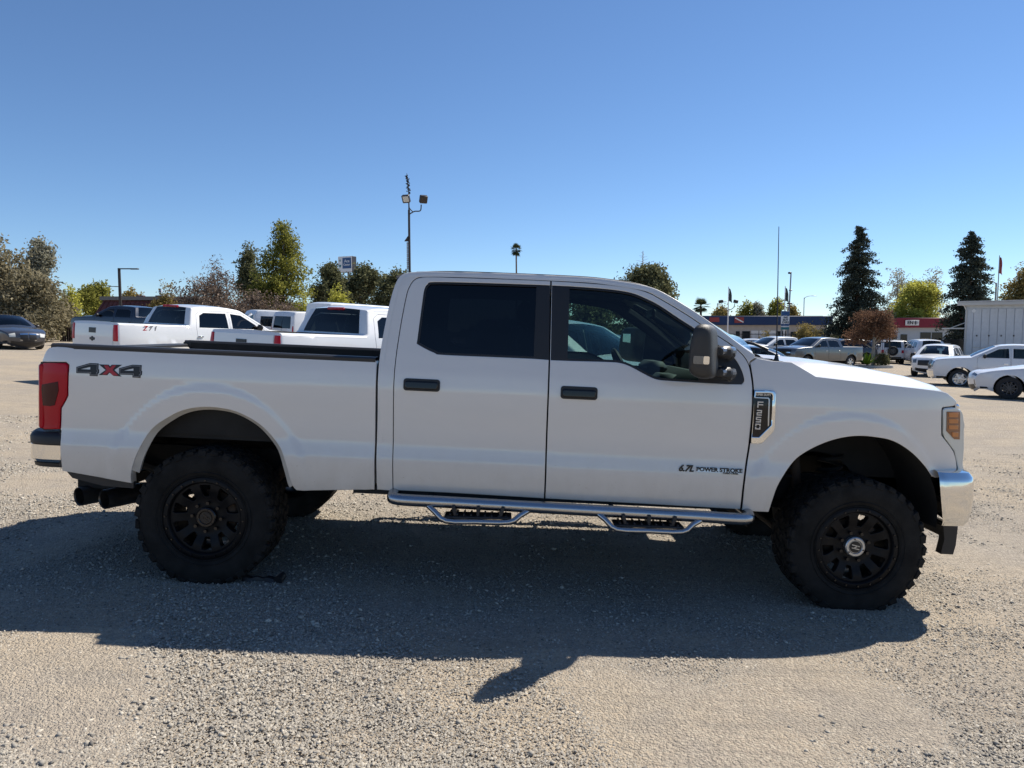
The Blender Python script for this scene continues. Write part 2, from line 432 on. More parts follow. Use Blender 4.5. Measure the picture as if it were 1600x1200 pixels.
seam_r = curve(SS([(613.5,767),(613.5,700),(614,653),(615.7,580.6),(623.7,519),(634,464),(639.7,447),(647,437),(658,432.5),(679,431.8),(751,434),(800,435.5),(861,438)]), 5)
seam_f = curve(SS([(861,438),(925,442),(978,447.5),(1010,455.5),(1031,466),(1068,488),(1096,506.5),(1126,527),(1145,540),(1162.5,556),(1171,571),(1175,591),(1176.8,610),(1175.5,650),(1170,700),(1163,750),(1157.5,797)]), 5)
seam_m = curve(SS([(861,438),(858.5,560),(855,660),(851,780)]), 6)
rocker = SS([(613.5,767),(700,771),(851,780)]); rocker_f = SS([(851,780),(1000,788),(1157.5,797)])
def gap(o): return offset(dedupe(o), .0048)
rear_door_o = gap(seam_r + seam_m[1:] + rocker[::-1][1:])
front_door_o = gap(seam_f + rocker_f[::-1][1:] + seam_m[::-1][1:])
rwin = curve(SS([(651,537),(653.5,519),(660,470),(663,452),(668,444),(679,440.6),(751,442),(836,444.8),(859.5,445.8)]), 5) + SS([(858,562.5)]) + curve(SS([(858,562.5),(830,560.5),(772.5,558),(691.7,554.5),(679,551.5),(662,543.5),(651,537)]), 4)[1:-1]
fwin = SS([(862.5,446)]) + curve(SS([(890,447.2),(946,451.4),(984.5,457),(1010,466.7),(1031,477.5),(1061,497.5),(1087.5,514.5),(1131,545),(1148,560),(1158.7,578),(1163,594),(1159,600.8)]), 4) \
     + curve(SS([(1137.5,600.4),(1052.5,595.5),(1027,593),(1010,586),(984.5,572.5),(967.5,567),(946,565.5),(893,564),(860.5,562.8)]), 4)
# the cab frame is one sheet with the two door openings left out: built as ribbon between silhouette and seams
sill_o = SS([(1157.5,797)])
frame_o = cab_sil + SS([(1171,566)]) + offset(seam_f, 0)[::-1][:0] + [seam_f[k] for k in range(len(seam_f) - 1, -1, -1) if seam_f[k][1] > S(1171,571)[1] - .01] + seam_r[::-1]
fender_o = curve(SS([(1178.5,610),(1177.2,650),(1171.7,700),(1164.7,750),(1159.5,797.5)]), 5) + SS([(1175,799),(1201,800)]) + arch_f[::-1] + SS([(1462,746.5),(1490,745.5)]) \
     + curve(SS([(1493.5,742),(1495,728),(1490,706),(1474,684),(1471,676),(1471.5,641),(1475,636)]), 3) + SS([(1490,634.5),(1495.5,628)]) \
     + curve(SS([(1495.5,628),(1486,619),(1470,611.5),(1400,603),(1330,595),(1275,588.5)]), 9)[1:] + SS([(1256,577),(1237,566)]) + SS([(1205,564),(1183,560)]) + curve(SS([(1172.5,567),(1176.5,590),(1178.5,610)]), 3)[:-1]

def both(name, outline, holes, m, **k):
    """near panel and its mirror image on the far side"""
    par = k.pop('parent', truck); out = []
    for s in (-1, 1): out.append(panel(name, outline, holes, truck_h, s, m, par, **k))
    return out
both('bed_side', bed_o, [], W, thick=.06, sp=.028)
both('cab_frame', frame_o, [], W, thick=.05, sp=.04, seam='under_black')
FD = both('front_door', front_door_o, [fwin], W, thick=.05, seam='under_black')
RD = both('rear_door', rear_door_o, [rwin], W, thick=.05, seam='under_black')
both('fender', fender_o, [], W, thick=.05, sp=.028, seam='under_black')
# ---- windows: black frame, pane, pillar strip
for d, o, nm, gm, x_split in ((RD, rwin, 'rear_door_window', 'glass_privacy', S(836,500)[0]), (FD, fwin, 'front_door_window', 'glass_green', None)):
    oo = dedupe(o); inn = offset(oo, .014); xs0 = [p[0] for p in oo]
    for k, s in enumerate((-1, 1)):
        panel('window_seal', oo, [inn], truck_h, s, 'black_plastic', d[k], sp=.05, thick=.02, off=-.006, edge=.002)
        panel(nm, inn, [], truck_h, s, gm, d[k], sp=.08, thick=0, off=-.016, edge=0)
def clip_x(poly, lo, hi):
    out = []
    n = len(poly)
    def cl(P, f, inside_):
        r = []
        for i in range(len(P)):
            a, b = P[i], P[(i + 1) % len(P)]
            ia, ib = inside_(a), inside_(b)
            if ia: r.append(a)
            if ia != ib:
                t = (f - a[0]) / (b[0] - a[0]); r.append((f, a[1] + (b[1] - a[1]) * t))
        return r
    P = cl(poly, lo, lambda p: p[0] >= lo); return dedupe(cl(P, hi, lambda p: p[0] <= hi))
xr = S(836,500)[0]; xf = S(889,500)[0]; xs = S(1092,560)[0]
for k, s in enumerate((-1, 1)):
    panel('pillar_trim', offset(clip_x(dedupe(rwin), xr, 9), .001), [], truck_h, s, 'black_plastic', RD[k], thick=.01, off=-.0035, edge=.002)
    panel('pillar_trim', offset(clip_x(dedupe(fwin), -9, xf), .001), [], truck_h, s, 'black_plastic', FD[k], thick=.01, off=-.0035, edge=.002)
    panel('mirror_sail', offset(clip_x(dedupe(fwin), xs, 9), .001), [], truck_h, s, 'black_plastic', FD[k], thick=.02, off=-.0035, edge=.002)
# ---- handles
def rrect(x0, x1, z0, z1, r, n=4, shear=0.0):
    out = []
    for cx, cz, a0 in ((x1 - r, z0 + r, -90), (x1 - r, z1 - r, 0), (x0 + r, z1 - r, 90), (x0 + r, z0 + r, 180)):
        for k in range(n + 1):
            a = R(a0 + 90 * k / n); out.append((cx + r * math.cos(a), cz + r * math.sin(a) + shear * (cx + r * math.cos(a) - x0)))
    return out
for d, a, b in ((RD, (631,590), (687,613)), (FD, (876.5,602), (933,626))):
    p, q = S(*a), S(*b); x0, x1 = p[0], q[0]; z1 = (S(a[0], a[1])[1] + S(b[0], a[1] + 4)[1]) / 2; z0 = (q[1] + S(a[0], b[1] - 4)[1]) / 2
    for k, s in enumerate((-1, 1)):
        panel('door_handle', rrect(x0, x1, z0, z1, .018), [], truck_h, s, 'black_plastic', d[k], thick=.012, off=.008, edge=.004, sp=.03)
        panel('handle_grip', rrect(x0 + .012, x1 - .012, z0 + .012, z0 + .060, .012), [], truck_h, s, 'gloss_black', d[k], thick=.03, off=.026, edge=.008, sp=.03)
# ---- badges on the near side
def decal(name, poly, m, parent, off=.003, thick=.004, side=-1):
    return panel(name, poly, [], truck_h, side, m, parent, sp=.04, thick=thick, off=off, edge=0)
def dpx(l, ox=0, oy=0): return SS([(110 + x / 12.31, 555 + y / 12.31) for x, y in l])
four = [(118,225),(380,150),(545,158),(540,270),(556,275),(550,352),(528,350),(525,405),(372,396),(375,352),(115,345)]
hole = [(200,268),(385,225),(385,275)]
four2 = [(937,250),(1195,182),(1372,190),(1368,300),(1382,305),(1375,385),(1352,388),(1350,437),(1196,428),(1198,380),(937,372)]
hole2 = [(1030,297),(1215,255),(1215,300)]
BS = [o for o in truck.children if o.name.startswith('bed_side')]
for f4, h4 in ((four, hole), (four2, hole2)):
    panel('four_decal', dpx(f4), [dpx(h4)], truck_h, -1, 'decal_black', BS[0], sp=.04, thick=.002, off=.002, edge=0)
    c = np.array(dpx(f4)).mean(0)
    inner = offset(dedupe(dpx(f4)), .0075); mid = offset(dedupe(dpx(h4)), -.006)
    panel('decal_outline', offset(dedupe(dpx(f4)), .0055), [offset(dedupe(dpx(f4)), .0085)], truck_h, -1, 'decal_grey', BS[0], sp=.04, thick=0, off=.0035, edge=0)
decal('x_decal', dpx([(548,175),(735,182),(765,215),(800,182),(995,185),(845,285),(985,410),(830,398),(755,335),(710,385),(538,382),(680,285)]), 'decal_black', BS[0], .002, .002)
decal('x_decal', dpx([(650,195),(730,195),(768,250),(815,195),(885,195),(815,285),(930,390),(825,390),(755,320),(695,372),(618,370),(705,285)]), 'decal_red', BS[0], .0035, 0)
FE = [o for o in truck.children if o.name.startswith('fender')]
def bpx(l): return SS([(1160 + x / 10, 590 + y / 10) for x, y in l])
vent_out = bpx([(178,195),(430,200),(480,205),(505,235),(512,270),(492,800),(470,840),(310,1010),(280,1024),(122,1020),(135,900),(165,500)])
vent_in = bpx([(200,240),(420,245),(445,250),(462,280),(445,640),(440,740),(400,775),(245,925),(140,922),(160,700),(172,320),(190,300)])
panel('fender_badge_frame', vent_out, [vent_in], truck_h, -1, 'chrome', FE[0], sp=.03, thick=.02, off=.016, edge=.006)
panel('fender_badge', offset(dedupe(vent_in), -.004), [], truck_h, -1, 'gloss_black', FE[0], sp=.05, thick=.01, off=.006, edge=0)
panel('badge_bar', bpx([(180,300),(395,308),(418,330),(412,500),(405,740),(385,762),(388,620),(398,340),(385,328),(180,316)]), [], truck_h, -1, 'badge_silver', FE[0], sp=.03, thick=.006, off=.013, edge=.001)
for ch, x, y, sz in (('F', 268, 420, .064), ('2', 252, 545, .056), ('5', 240, 652, .056), ('0', 230, 760, .058)):
    p = S(1160 + x / 10, 590 + y / 10); hh = sz * .25; ww = sz * .22; th = .0085
    segs_ = {'F': 'tlm', '2': 'tamdb', '5': 'tlmcb', '0': 'tlabcd'}[ch]; bl = MB(); y_ = -truck_h(*p) - .011
    for c_ in segs_:
        g = {'t': (0, hh, 1), 'm': (0, 0, 1), 'b': (0, -hh, 1), 'l': (-ww, hh / 2, 0), 'a': (ww, hh / 2, 0), 'd': (-ww, -hh / 2, 0), 'c': (ww, -hh / 2, 0)}[c_]
        bl.box((p[0] + g[0], y_ - (.0012 if g[2] else 0), p[1] + g[1]), (2 * ww + th if g[2] else th, .007, th if g[2] else hh + th), None, .0015)
    if ch == 'F': bl.box((p[0] - ww, y_, p[1] - hh / 2), (th, .007, hh + th), None, .0015)
    if ch == '0' and False: bl.box((p[0], y_, p[1] - hh), (2 * ww + th, .007, th), None, .0015)
    bl.build('badge_letter', 'badge_silver', FE[0])
p = S(1160 + 315 / 10, 590 + 268 / 10); text('badge_lettering', 'SUPER DUTY', .0165, 'badge_silver', FE[0], Matrix.Translation((p[0], -truck_h(*p) - .010, p[1])), .002, .0005)
def ppx(x, y): return S(1050 + x / 12.31, 710 + y / 12.31)
plate = [ppx(460,243), ppx(1342,285), ppx(1340,378), ppx(465,340)]
panel('engine_badge', plate, [], truck_h, -1, 'badge_silver', FD[0], sp=.04, thick=.004, off=.005, edge=.001)
ang = Matrix.Rotation(R(0), 4, 'Y')
p = ppx(905, 300); text('engine_badge_lettering', 'POWER STROKE', .034, 'decal_black', FD[0], Matrix.Translation((p[0], -truck_h(*p) - .006, p[1])), .002, .0014, 0, 1.13)
p = ppx(262, 270); text('engine_badge_lettering', '6.7L', .055, 'decal_black', FD[0], Matrix.Translation((p[0], -truck_h(*p) - .004, p[1])), .003, .0018, .35, 1.0)
p = ppx(1120, 365); text('engine_badge_lettering', 'TURBO DIESEL', .015, 'decal_black', FD[0], Matrix.Translation((p[0], -truck_h(*p) - .006, p[1])), .001, .0005)

# ---- roof, back of the cab, windscreen, bonnet as sheets across the truck
def across(pts, hf, r=.05, crown=.05, n=24, prof=None, inset=0.0):
    """rows of points across the truck over a contour in (x,z); edges roll over with radius r"""
    rows = []; m = len(pts)
    for i, p in enumerate(pts):
        a = pts[max(0, i - 1)]; b = pts[min(m - 1, i + 1)]
        t = np.array((b[0] - a[0], b[1] - a[1])); t /= np.linalg.norm(t) + 1e-9; nv = np.array((-t[1], t[0]))   # left of travel
        q = np.array(p); half = hf(*p) - inset; rr = r[i] if hasattr(r, '__len__') else r; cr = crown[i] if hasattr(crown, '__len__') else crown
        low = hf(p[0] - nv[0] * rr, p[1] - nv[1] * rr) - inset
        sec = []
        ks = 5
        for k in range(ks + 1):
            g = k / ks * math.pi / 2
            sec.append((half - rr + (low - half + rr) * math.cos(g), rr - rr * math.sin(g)))   # (y, depth below contour)
        for k in range(1, n // 2 + 1):
            y = (half - rr) * (1 - k / (n // 2)); u = 1 - (y / (half - rr)) ** 2
            sec.append((y, -cr * u if prof is None else -prof(y, i / (m - 1))))
        row = [(q[0] - nv[0] * dd, -y, q[1] - nv[1] * dd) for y, dd in sec]
        row += [(x, -y, z) for x, y, z in row[:-1][::-1]]
        rows.append(row)
    return rows
def lerp(a, b, t): return a + (b - a) * t
roof_px = [(1052.5,466),(1027,452.5),(1000,444.5),(950,436.5),(900,432),(772.5,426.5),(700,424.3),(666,424)]
x_hdr, z_hdr = S(1052.5,466); x_cowl, z_cowl = S(1180,555)
roof_c = curve(SS(roof_px), 4) + curve(SS([(666,424),(640.7,425.5),(628,429.5),(619.5,440),(611,465),(602.5,503),(594,552)]), 4)[1:] + [(S(590.5,591)[0], 1.40), (S(590,640)[0], .70)]
nr = len(roof_c); i_r = next(i for i, p in enumerate(roof_c) if p[1] < z_hdr and i > 10)
# travel runs rearwards over the top, so "left of travel" points down: flip by reversing
rc = roof_c[::-1]
bk = next(i for i, p in enumerate(rc) if p[1] > 1.50); tp = next(i for i, p in enumerate(rc) if p[1] > 1.97)
crown_r = [.02 if p[1] < 1.9 else .045 for p in rc]
rows = across(rc, lambda x, z: truck_h(x, z) + .001, .035, crown_r)
back = rows[:tp + 1]; top = rows[tp:]
MB().grid(top).build('roof', W, truck, 60)
mbk = MB(); c0, c1 = 8, len(rows[0]) - 9; wi = [k for k in range(len(back)) if 1.53 < rc[k][1] < 1.93]
mbk.grid(back[:wi[0] + 1]); mbk.grid(back[wi[-1]:]); mid = back[wi[0]:wi[-1] + 1]
mbk.grid([r_[:c0 + 1] for r_ in mid]); mbk.grid([r_[c1:] for r_ in mid])
mbk.build('cab_back_wall', W, truck, 60)
MB().grid([r_[c0:c1 + 1] for r_ in mid]).build('rear_window', 'glass_privacy', truck, 60)
ws_c = curve(SS([(1180,555),(1160,541),(1127,516),(1090,489.5),(1052.5,466)]), 5)[::-1]
def wcr(i, m): return lerp(.045, .16, i / (m - 1))
rows = across(ws_c, lambda x, z: truck_h(x, z) + .001, .03, [wcr(i, len(ws_c)) for i in range(len(ws_c))])
MB().grid([r_[:7] for r_ in rows]).build('windscreen_pillar', W, truck, 60); MB().grid([r_[-7:] for r_ in rows]).build('windscreen_pillar', W, truck, 60)
MB().grid([r_[6:-6] for r_ in rows]).build('windscreen', 'glass_screen', truck, 60)
# roof ditch moulding
rd = [(p[0], -(truck_h(*p) - .028), p[1] + .006) for p in curve(SS([(1040,461),(1000,446),(950,438),(900,433.5),(772.5,428),(700,426),(650,427)]), 4)]
MB().tube(rd, .007, 6).build('roof_moulding', 'black_plastic', truck); MB().tube([(x, -y, z) for x, y, z in rd], .007, 6).build('roof_moulding', 'black_plastic', truck)
# bonnet
hc = curve(SS([(1237,566),(1256,577),(1275,588.5)]), 3)
hood_e = curve(SS([(1275,588.5),(1330,595),(1400,603),(1470,611.5),(1486,619),(1494,627)]), 9)
def hood_rows():
    rows = []; x0 = S(1237,566)[0]; xe = hood_e[-1][0]
    xs_ = list(np.linspace(x0, hood_e[0][0], 5))[:-1] + [p[0] for p in hood_e]
    for x in xs_:
        if x < hood_e[0][0]:
            t = (x - x0) / (hood_e[0][0] - x0); ze = lerp(S(1237,566)[1], hood_e[0][1], t); half = lerp(.80, truck_h(*hood_e[0]), t)
        else:
            ze = np.interp(x, [p[0] for p in hood_e], [p[1] for p in hood_e]); half = truck_h(x, ze)
        half -= .004
        f = (x - x0) / (xe - x0)
        zc = np.interp(f, [0, .25, .5, .75, .9, 1.0], [1.578, 1.572, 1.55, 1.505, 1.455, 1.345])    # shoulder height of the power dome
        row = []
        for k in range(33):
            u = 1 - k / 16; y = half * u; au = abs(u)
            bow = .22 * (1 - au ** 2.2) * f ** 3
            rise = (zc - ze) * (1 - sstep((au - .72) / .28)) if au > .72 else (zc - ze)
            rise *= 1.0
            dome = .022 * (1 - sstep((au - .40) / .14))
            row.append((x + bow, -y, ze + rise + dome * (1 - .6 * f)))
        a_, b_ = row[0], row[-1]
        rows.append([(a_[0], a_[1] + .004, a_[2] - .03)] + row + [(b_[0], b_[1] - .004, b_[2] - .03)])
    last = rows[-1]; rows.append([(x + .012, y * .997, z - .03) for x, y, z in last]); rows.append([(x - .02, y * .99, z - .06) for x, y, z in last])
    return rows
hr = hood_rows()
MB().grid(hr).build('bonnet', W, truck, 70)
# cowl, wipers, aerial
cw = MB(); cw.grid([[(x_cowl - .05 + .12 * (1 - u * u) + dx, u * .86, z_cowl - .02 + .03 * (1 - u * u) + dz) for u in np.linspace(-1, 1, 13)] for dx, dz in ((-.02, .0), (.10, -.02), (.24, -.03))])
cw.build('cowl_panel', 'black_plastic', truck)
for y0, y1 in ((-.62, .05), (.12, .72)):
    wz = z_cowl + .035
    MB().tube([(x_cowl + .19, y0, wz), (x_cowl + .10, y0 + .02, wz + .035), (x_cowl + .05, (y0 + y1) / 2, wz + .06), (x_cowl + .06, y1, wz + .05)], .010, 6).tube([(x_cowl + .03, y0 + .1, wz + .055), (x_cowl + .05, y1, wz + .03)], .008, 6).build('wiper', 'black_plastic', truck)
ax, az = SY(1213,562,-.80); bx, bz = SY(1217,354,-.80)
ant = MB().tube([(ax, -.80, az - .05), (ax, -.80, az + .02), (bx, -.80, bz)], [.012, .0046, .0022], 6); ant.tube([(ax, -.80, az - .03), (ax, -.80, az + .035)], [.024, .008], 8)
ant.build('aerial', 'black_plastic', truck)
# ---- tail lamps, bumpers, bed, front end
tlo = SS([(66,566),(103,566)]) + SS([(107.5,570),(106,618),(102.5,626),(95.5,638),(94,671)]) + SS([(69,671.5),(66,668)])
tl_in = SS([(66.5,601),(92,596),(93,610),(87,633),(80,634.5),(66.5,633)])
for s in (-1, 1):
    t = panel('tail_lamp', offset(dedupe(tlo), .004), [], truck_h, s, 'red_lens', truck, thick=.10, off=.008, edge=.010, sp=.03)
    panel('lamp_insert', tl_in, [], truck_h, s, 'red_lens_dark', t, thick=.006, off=.011, edge=.002, sp=.03)
    x0, z0 = S(66,640); za, zb = S(66,566)[1], S(66,671)[1]
    b = MB(); b.box((x0 + .005, s * .90, (za + zb) / 2), (.05, .13, za - zb - .01), ch=.015); b.build('lamp_back', 'red_lens', t)
    MB().prism(offset(dedupe(tlo), -.003), s * .93, s * .955).build('lamp_housing', 'black_plastic', t)
zt, zb = S(75,545)[1] - .02, .80
tg = MB(); tg.box((S(75,600)[0] + .03, 0, (zt + zb) / 2), (.07, 1.66, zt - zb), ch=.015); tg.box((S(75,600)[0] + .005, 0, 1.08), (.03, 1.30, .42), ch=.012)
TG = tg.build('tailgate', W, truck)
MB().box((S(75,600)[0] - .012, 0, 1.33), (.03, .26, .10), ch=.01).build('tailgate_handle', 'black_plastic', TG)
b = MB(); b.box((S(75,600)[0] + .0, 0, zt + .012), (.09, 1.66, .03), ch=.01); b.build('tailgate_cap', 'black_plastic', TG)
# bed rails, floor, inner walls
xr0, xr1 = S(76,541)[0], S(588,564)[0]
for s in (-1, 1):
    rail = []
    for x in np.linspace(xr0 + .02, xr1 - .005, 14):
        z = np.interp(x, [xr0, xr1], [S(78,541)[1], S(588,563.5)[1]]); h = truck_h(x, z)
        rail.append([(x, s * (h + .002), z - .012), (x, s * (h + .004), z + .010), (x, s * (h - .012), z + .020), (x, s * (h - .10), z + .020), (x, s * (h - .115), z + .005), (x, s * (h - .115), z - .05)])
    MB().grid(rail).build('bed_rail_cap', 'black_plastic', truck, 30)
    b = MB(); b.box(((xr0 + xr1) / 2, s * .855, 1.20), (xr1 - xr0 - .02, .03, .52)); b.build('bed_inner_wall', 'under_black', truck)
b = MB()
b.box(((xr0 + xr1) / 2, 0, .93), (xr1 - xr0 - .02, 1.70, .04)); b.box((xr1 - .02, 0, 1.2), (.03, 1.70, .52))
b.build('bed_floor', 'under_black', truck)
# light-coloured wheelhouse top seen over each rear tyre
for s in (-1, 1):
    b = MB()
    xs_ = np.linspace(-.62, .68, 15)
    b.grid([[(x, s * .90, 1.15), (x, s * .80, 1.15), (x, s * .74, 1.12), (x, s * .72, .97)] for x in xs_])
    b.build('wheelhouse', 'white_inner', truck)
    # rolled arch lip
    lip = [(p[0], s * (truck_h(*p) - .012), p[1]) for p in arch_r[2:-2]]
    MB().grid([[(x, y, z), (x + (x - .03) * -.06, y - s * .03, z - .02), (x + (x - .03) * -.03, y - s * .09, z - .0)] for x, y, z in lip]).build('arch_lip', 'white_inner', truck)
# rear bumper: swept round the corner
def sweep(name, path, prof, m, parent, sharp=35, close=True):
    """path of (x,y) in plan, prof of (outward, z)"""
    n = len(path); rows = []
    for i, p in enumerate(path):
        a = np.array(path[max(0, i - 1)]); b = np.array(path[min(n - 1, i + 1)]); t = (b - a) / (np.linalg.norm(b - a) + 1e-9); nv = np.array((t[1], -t[0]))
        rows.append([(p[0] + nv[0] * o, p[1] + nv[1] * o, z) for o, z in prof] + ([(p[0] + nv[0] * prof[0][0], p[1] + nv[1] * prof[0][0], prof[0][1])] if close else []))
    mb = MB().grid(rows)
    if close:
        for r_ in (rows[0], rows[-1]): mb.add(r_[:-1], [tuple(range(len(r_) - 1))])
    return mb.build(name, m, parent, sharp)
xb = SY(40,690,-.96)[0]; zbt = SY(60,675,-.99)[1]; zbb = SY(60,731,-.99)[1]; xbe = SY(95,700,-.985)[0]
half = curve([(xbe, -.985), (xb + .13, -.985), (xb + .05, -.965), (xb + .01, -.92), (xb - .03, -.80), (xb - .05, -.4), (xb - .05, 0)], 4)
pth = half + [(x, -y) for x, y in half[:-1][::-1]]
pth = pth[::-1]
zc = zbt - .072
RB = sweep('rear_bumper', pth, [(-.10, zc), (-.006, zc), (0, zc - .008), (.002, zbb + .055), (-.02, zbb + .03), (-.10, zbb + .03)], 'chrome_worn', truck)
sweep('bumper_step_pad', pth, [(-.12, zbt), (-.02, zbt), (-.004, zbt - .012), (.006, zbt - .03), (.004, zc - .002), (-.12, zc + .004)], 'black_plastic', RB)
sweep('bumper_lower', pth, [(-.10, zbb + .028), (-.016, zbb + .028), (-.02, zbb + .008), (-.035, zbb), (-.10, zbb)], 'black_plastic', RB)
b = MB(); x0 = SY(95,676,-.97)[0]; b.box((x0 + .005, -.955, (zbt + zbb) / 2 + .01), (.018, .05, zbt - zbb), ch=.004); b.build('bumper_end_seal', 'black_plastic', RB)
# hitch and exhaust
hx, hz = SY(140,745,-.25)
HT = MB().box((hx + .18, 0, hz + .0), (.30, .9, .08), ch=.01).box((hx + .0, 0, hz - .02), (.34, .09, .09), ch=.01).box((hx - .19, 0, hz - .05), (.11, .08, .03)).build('tow_hitch', 'under_black', truck)
ex = MB(); tips = []
for (px, py), Y in (((123,776), -.50), ((162,780.5), -.62)):
    x, z = SY(px, py, Y); d = Vector((.50, .866, .02)).normalized()
    o = Vector((x, Y, z)); rad = .066
    pts = [o + d * k for k in (0, .012, .26, .28)]
    t = MB(); t.tube(pts, [rad * .97, rad, rad, rad * .9], 24, caps=False)
    t.tube([o + d * k for k in (.012, .20)], [rad * .88, rad * .86], 24, caps=False); t.tube([o + d * .001, o + d * .010], [rad * .97, rad * .88], 24, caps=False)
    t.tube([o + d * .19, o + d * .2], [rad * .87, rad * .85], 24)
    t.build('exhaust_tip', 'exhaust', truck, 50); tips.append(o + d * .26)
ex.tube([tips[0], tips[0] + Vector((.3, .1, .0)), (.05, -.30, .60)], .05, 12); ex.tube([tips[1], tips[1] + Vector((.2, .07, .0)), (.05, -.34, .58)], .05, 12); ex.tube([(.0, -.32, .60), (.5, -.30, .66), (1.2, -.35, .60), (2.6, -.35, .60)], .05, 12)
ex.tube([(1.3, -.35, .60), (1.9, -.35, .60)], .11, 16)
ex.build('exhaust_pipe', 'exhaust', truck)
# lower bed skirt
MB().prism(SS([(97,735),(150,745),(205,754),(206,764),(160,760),(110,748)]), -.955, -.93).build('rear_skirt', 'black_plastic', truck)
# ---- front end
xg = 4.725
for s in (-1, 1):
    ho = SS([(1476,637.5),(1488,636.5),(1499,639)]) + SS([(1506,650),(1507,700),(1505,740)]) + SS([(1498,744),(1496.5,728),(1491.5,705),(1476,683.5),(1473.5,676),(1473.5,641)])
    hl = panel('headlamp', ho, [], truck_h, s, 'lamp_lens', truck, thick=.16, off=.004, edge=.012, sp=.03)
    am = SS([(1478.5,643),(1499,643),(1498.5,686.5),(1490,686),(1478,673)])
    a = panel('amber_marker', am, [], truck_h, s, 'amber_dark', hl, thick=.006, off=.009, edge=.002, sp=.03)
    for zy in ((644.5,651.5),(654.5,661),(664,670.5),(675,682)):
        xl = 1481 if zy[0] < 670 else 1486
        panel('marker_bar', SS([(xl,zy[0]),(1496,zy[0]),(1495.5,zy[1]),(xl + .5,zy[1])]), [], truck_h, s, 'amber_lens', hl, thick=.004, off=.012, edge=.002, sp=.03)
    pl = [(4.58, s * .86), (4.68, s * .84), (4.78, s * .74), (4.84, s * .60), (4.70, s * .60)]
    b = MB(); b.add([(x, y, .88) for x, y in pl] + [(x, y, 1.28) for x, y in pl], [(0,1,2,3,4), (9,8,7,6,5)] + [(i, (i + 1) % 5, (i + 1) % 5 + 5, i + 5) for i in range(5)]); b.build('headlamp_front', 'lamp_lens', hl)
b = MB(); b.box((xg + .06, 0, 1.06), (.12, 1.12, .46), ch=.03); b.build('grille', 'black_plastic', truck)
for z in (.92, 1.06, 1.20):
    b = MB(); b.box((xg + .13, 0, z), (.05, 1.14, .05), ch=.012); b.build('grille_bar', 'chrome', truck)
b = MB(); b.box((xg + .13, -.60, 1.06), (.05, .06, .5), ch=.012); b.box((xg + .13, .60, 1.06), (.05, .06, .5), ch=.012); b.box((xg + .11, 0, 1.31), (.08, 1.26, .05), ch=.012); b.build('grille_frame', 'chrome', truck)
# front bumper
fz1 = SY(1500,738,-.95)[1]; fz0 = SY(1480,824,-.97)[1]; xf0 = SY(1467,757,-.985)[0]; xf1 = SY(1519,770,-.90)[0]
half = curve([(xf0, -.985), (xf0 + .06, -.99), (xf1 - .075, -.975), (xf1 - .02, -.94), (xf1 + .005, -.86), (xf1 + .06, -.72), (xf1 + .13, -.4), (xf1 + .15, 0)], 5)
pth = half + [(x, -y) for x, y in half[:-1][::-1]]
zz = [(-.16, fz1 - .005), (-.07, fz1 + .004), (-.03, fz1 - .004), (-.008, fz1 - .03), (.0, fz1 - .06), (.004, fz1 - .16), (0, fz0 + .10), (-.012, fz0 + .035), (-.035, fz0 + .005), (-.12, fz0)]
def trim_path(pth):
    n = len(pth); rows = []
    for i, p in enumerate(pth):
        a = np.array(pth[max(0, i - 1)]); b = np.array(pth[min(n - 1, i + 1)]); t = (b - a) / np.linalg.norm(b - a); nv = np.array((t[1], -t[0]))
        k = 1 - sstep(min(i, n - 1 - i) / 7)          # ends cut back round the wheel arch, lower edge swept forward
        rows.append([(p[0] + nv[0] * o + k * .06 * ((fz1 - z) / (fz1 - fz0)) ** 1.5, p[1] + nv[1] * o, z) for o, z in zz])
    return rows
mb = MB().grid(trim_path(pth)); FB = mb.build('front_bumper', 'chrome_worn', truck, 30)
b = MB(); b.box((xf1 - .02, 0, fz0 + .07), (.1, 1.5, .12), ch=.03); b.build('bumper_lower', 'black_plastic', FB)
vx, vz = SY(1473,825,-.80); va, vaz = SY(1465,864,-.80)
MB().prism([(vx - .01, vz + .02), (vx + .085, vz + .02), (vx + .082, vaz + .06), (vx + .07, vaz), (vx - .01, vaz), (vx + .005, vz - .07)], -.82, -.76).build('air_dam', 'black_plastic', FB)
MB().prism([(vx - .01, vz + .02), (vx + .085, vz + .02), (vx + .082, vaz + .06), (vx + .07, vaz), (vx - .01, vaz), (vx + .005, vz - .07)], .76, .82).build('air_dam', 'black_plastic', FB)
MB().box((vx + .05, 0, vz - .02), (.05, 1.6, .10), ch=.01).build('air_dam', 'black_plastic', FB)
# inner wings and wheel liners
for s in (-1, 1):
    b = MB(); cx, cz, r = 4.0, .62, .60
    arc = [(cx + r * math.cos(a), cz + r * math.sin(a)) for a in np.linspace(R(-5), R(190), 24)]
    b.grid([[(x, s * y, z) for y in (.93, .70, .46)] for x, z in arc])
    rows = [[(cx + r * k * math.cos(a), s * .46, cz + r * k * math.sin(a)) for k in (1, .55)] for a in np.linspace(R(-5), R(190), 24)]
    b.grid(rows); b.build('wheel_liner', 'under_black', truck)
    b = MB()
    for k in range(5): b.box((3.72, s * .50, .78 + k * .06), (.30, .05, .02), ch=.008)
    b.build('liner_ribs', 'under_black', truck)['kind'] = 'stuff'
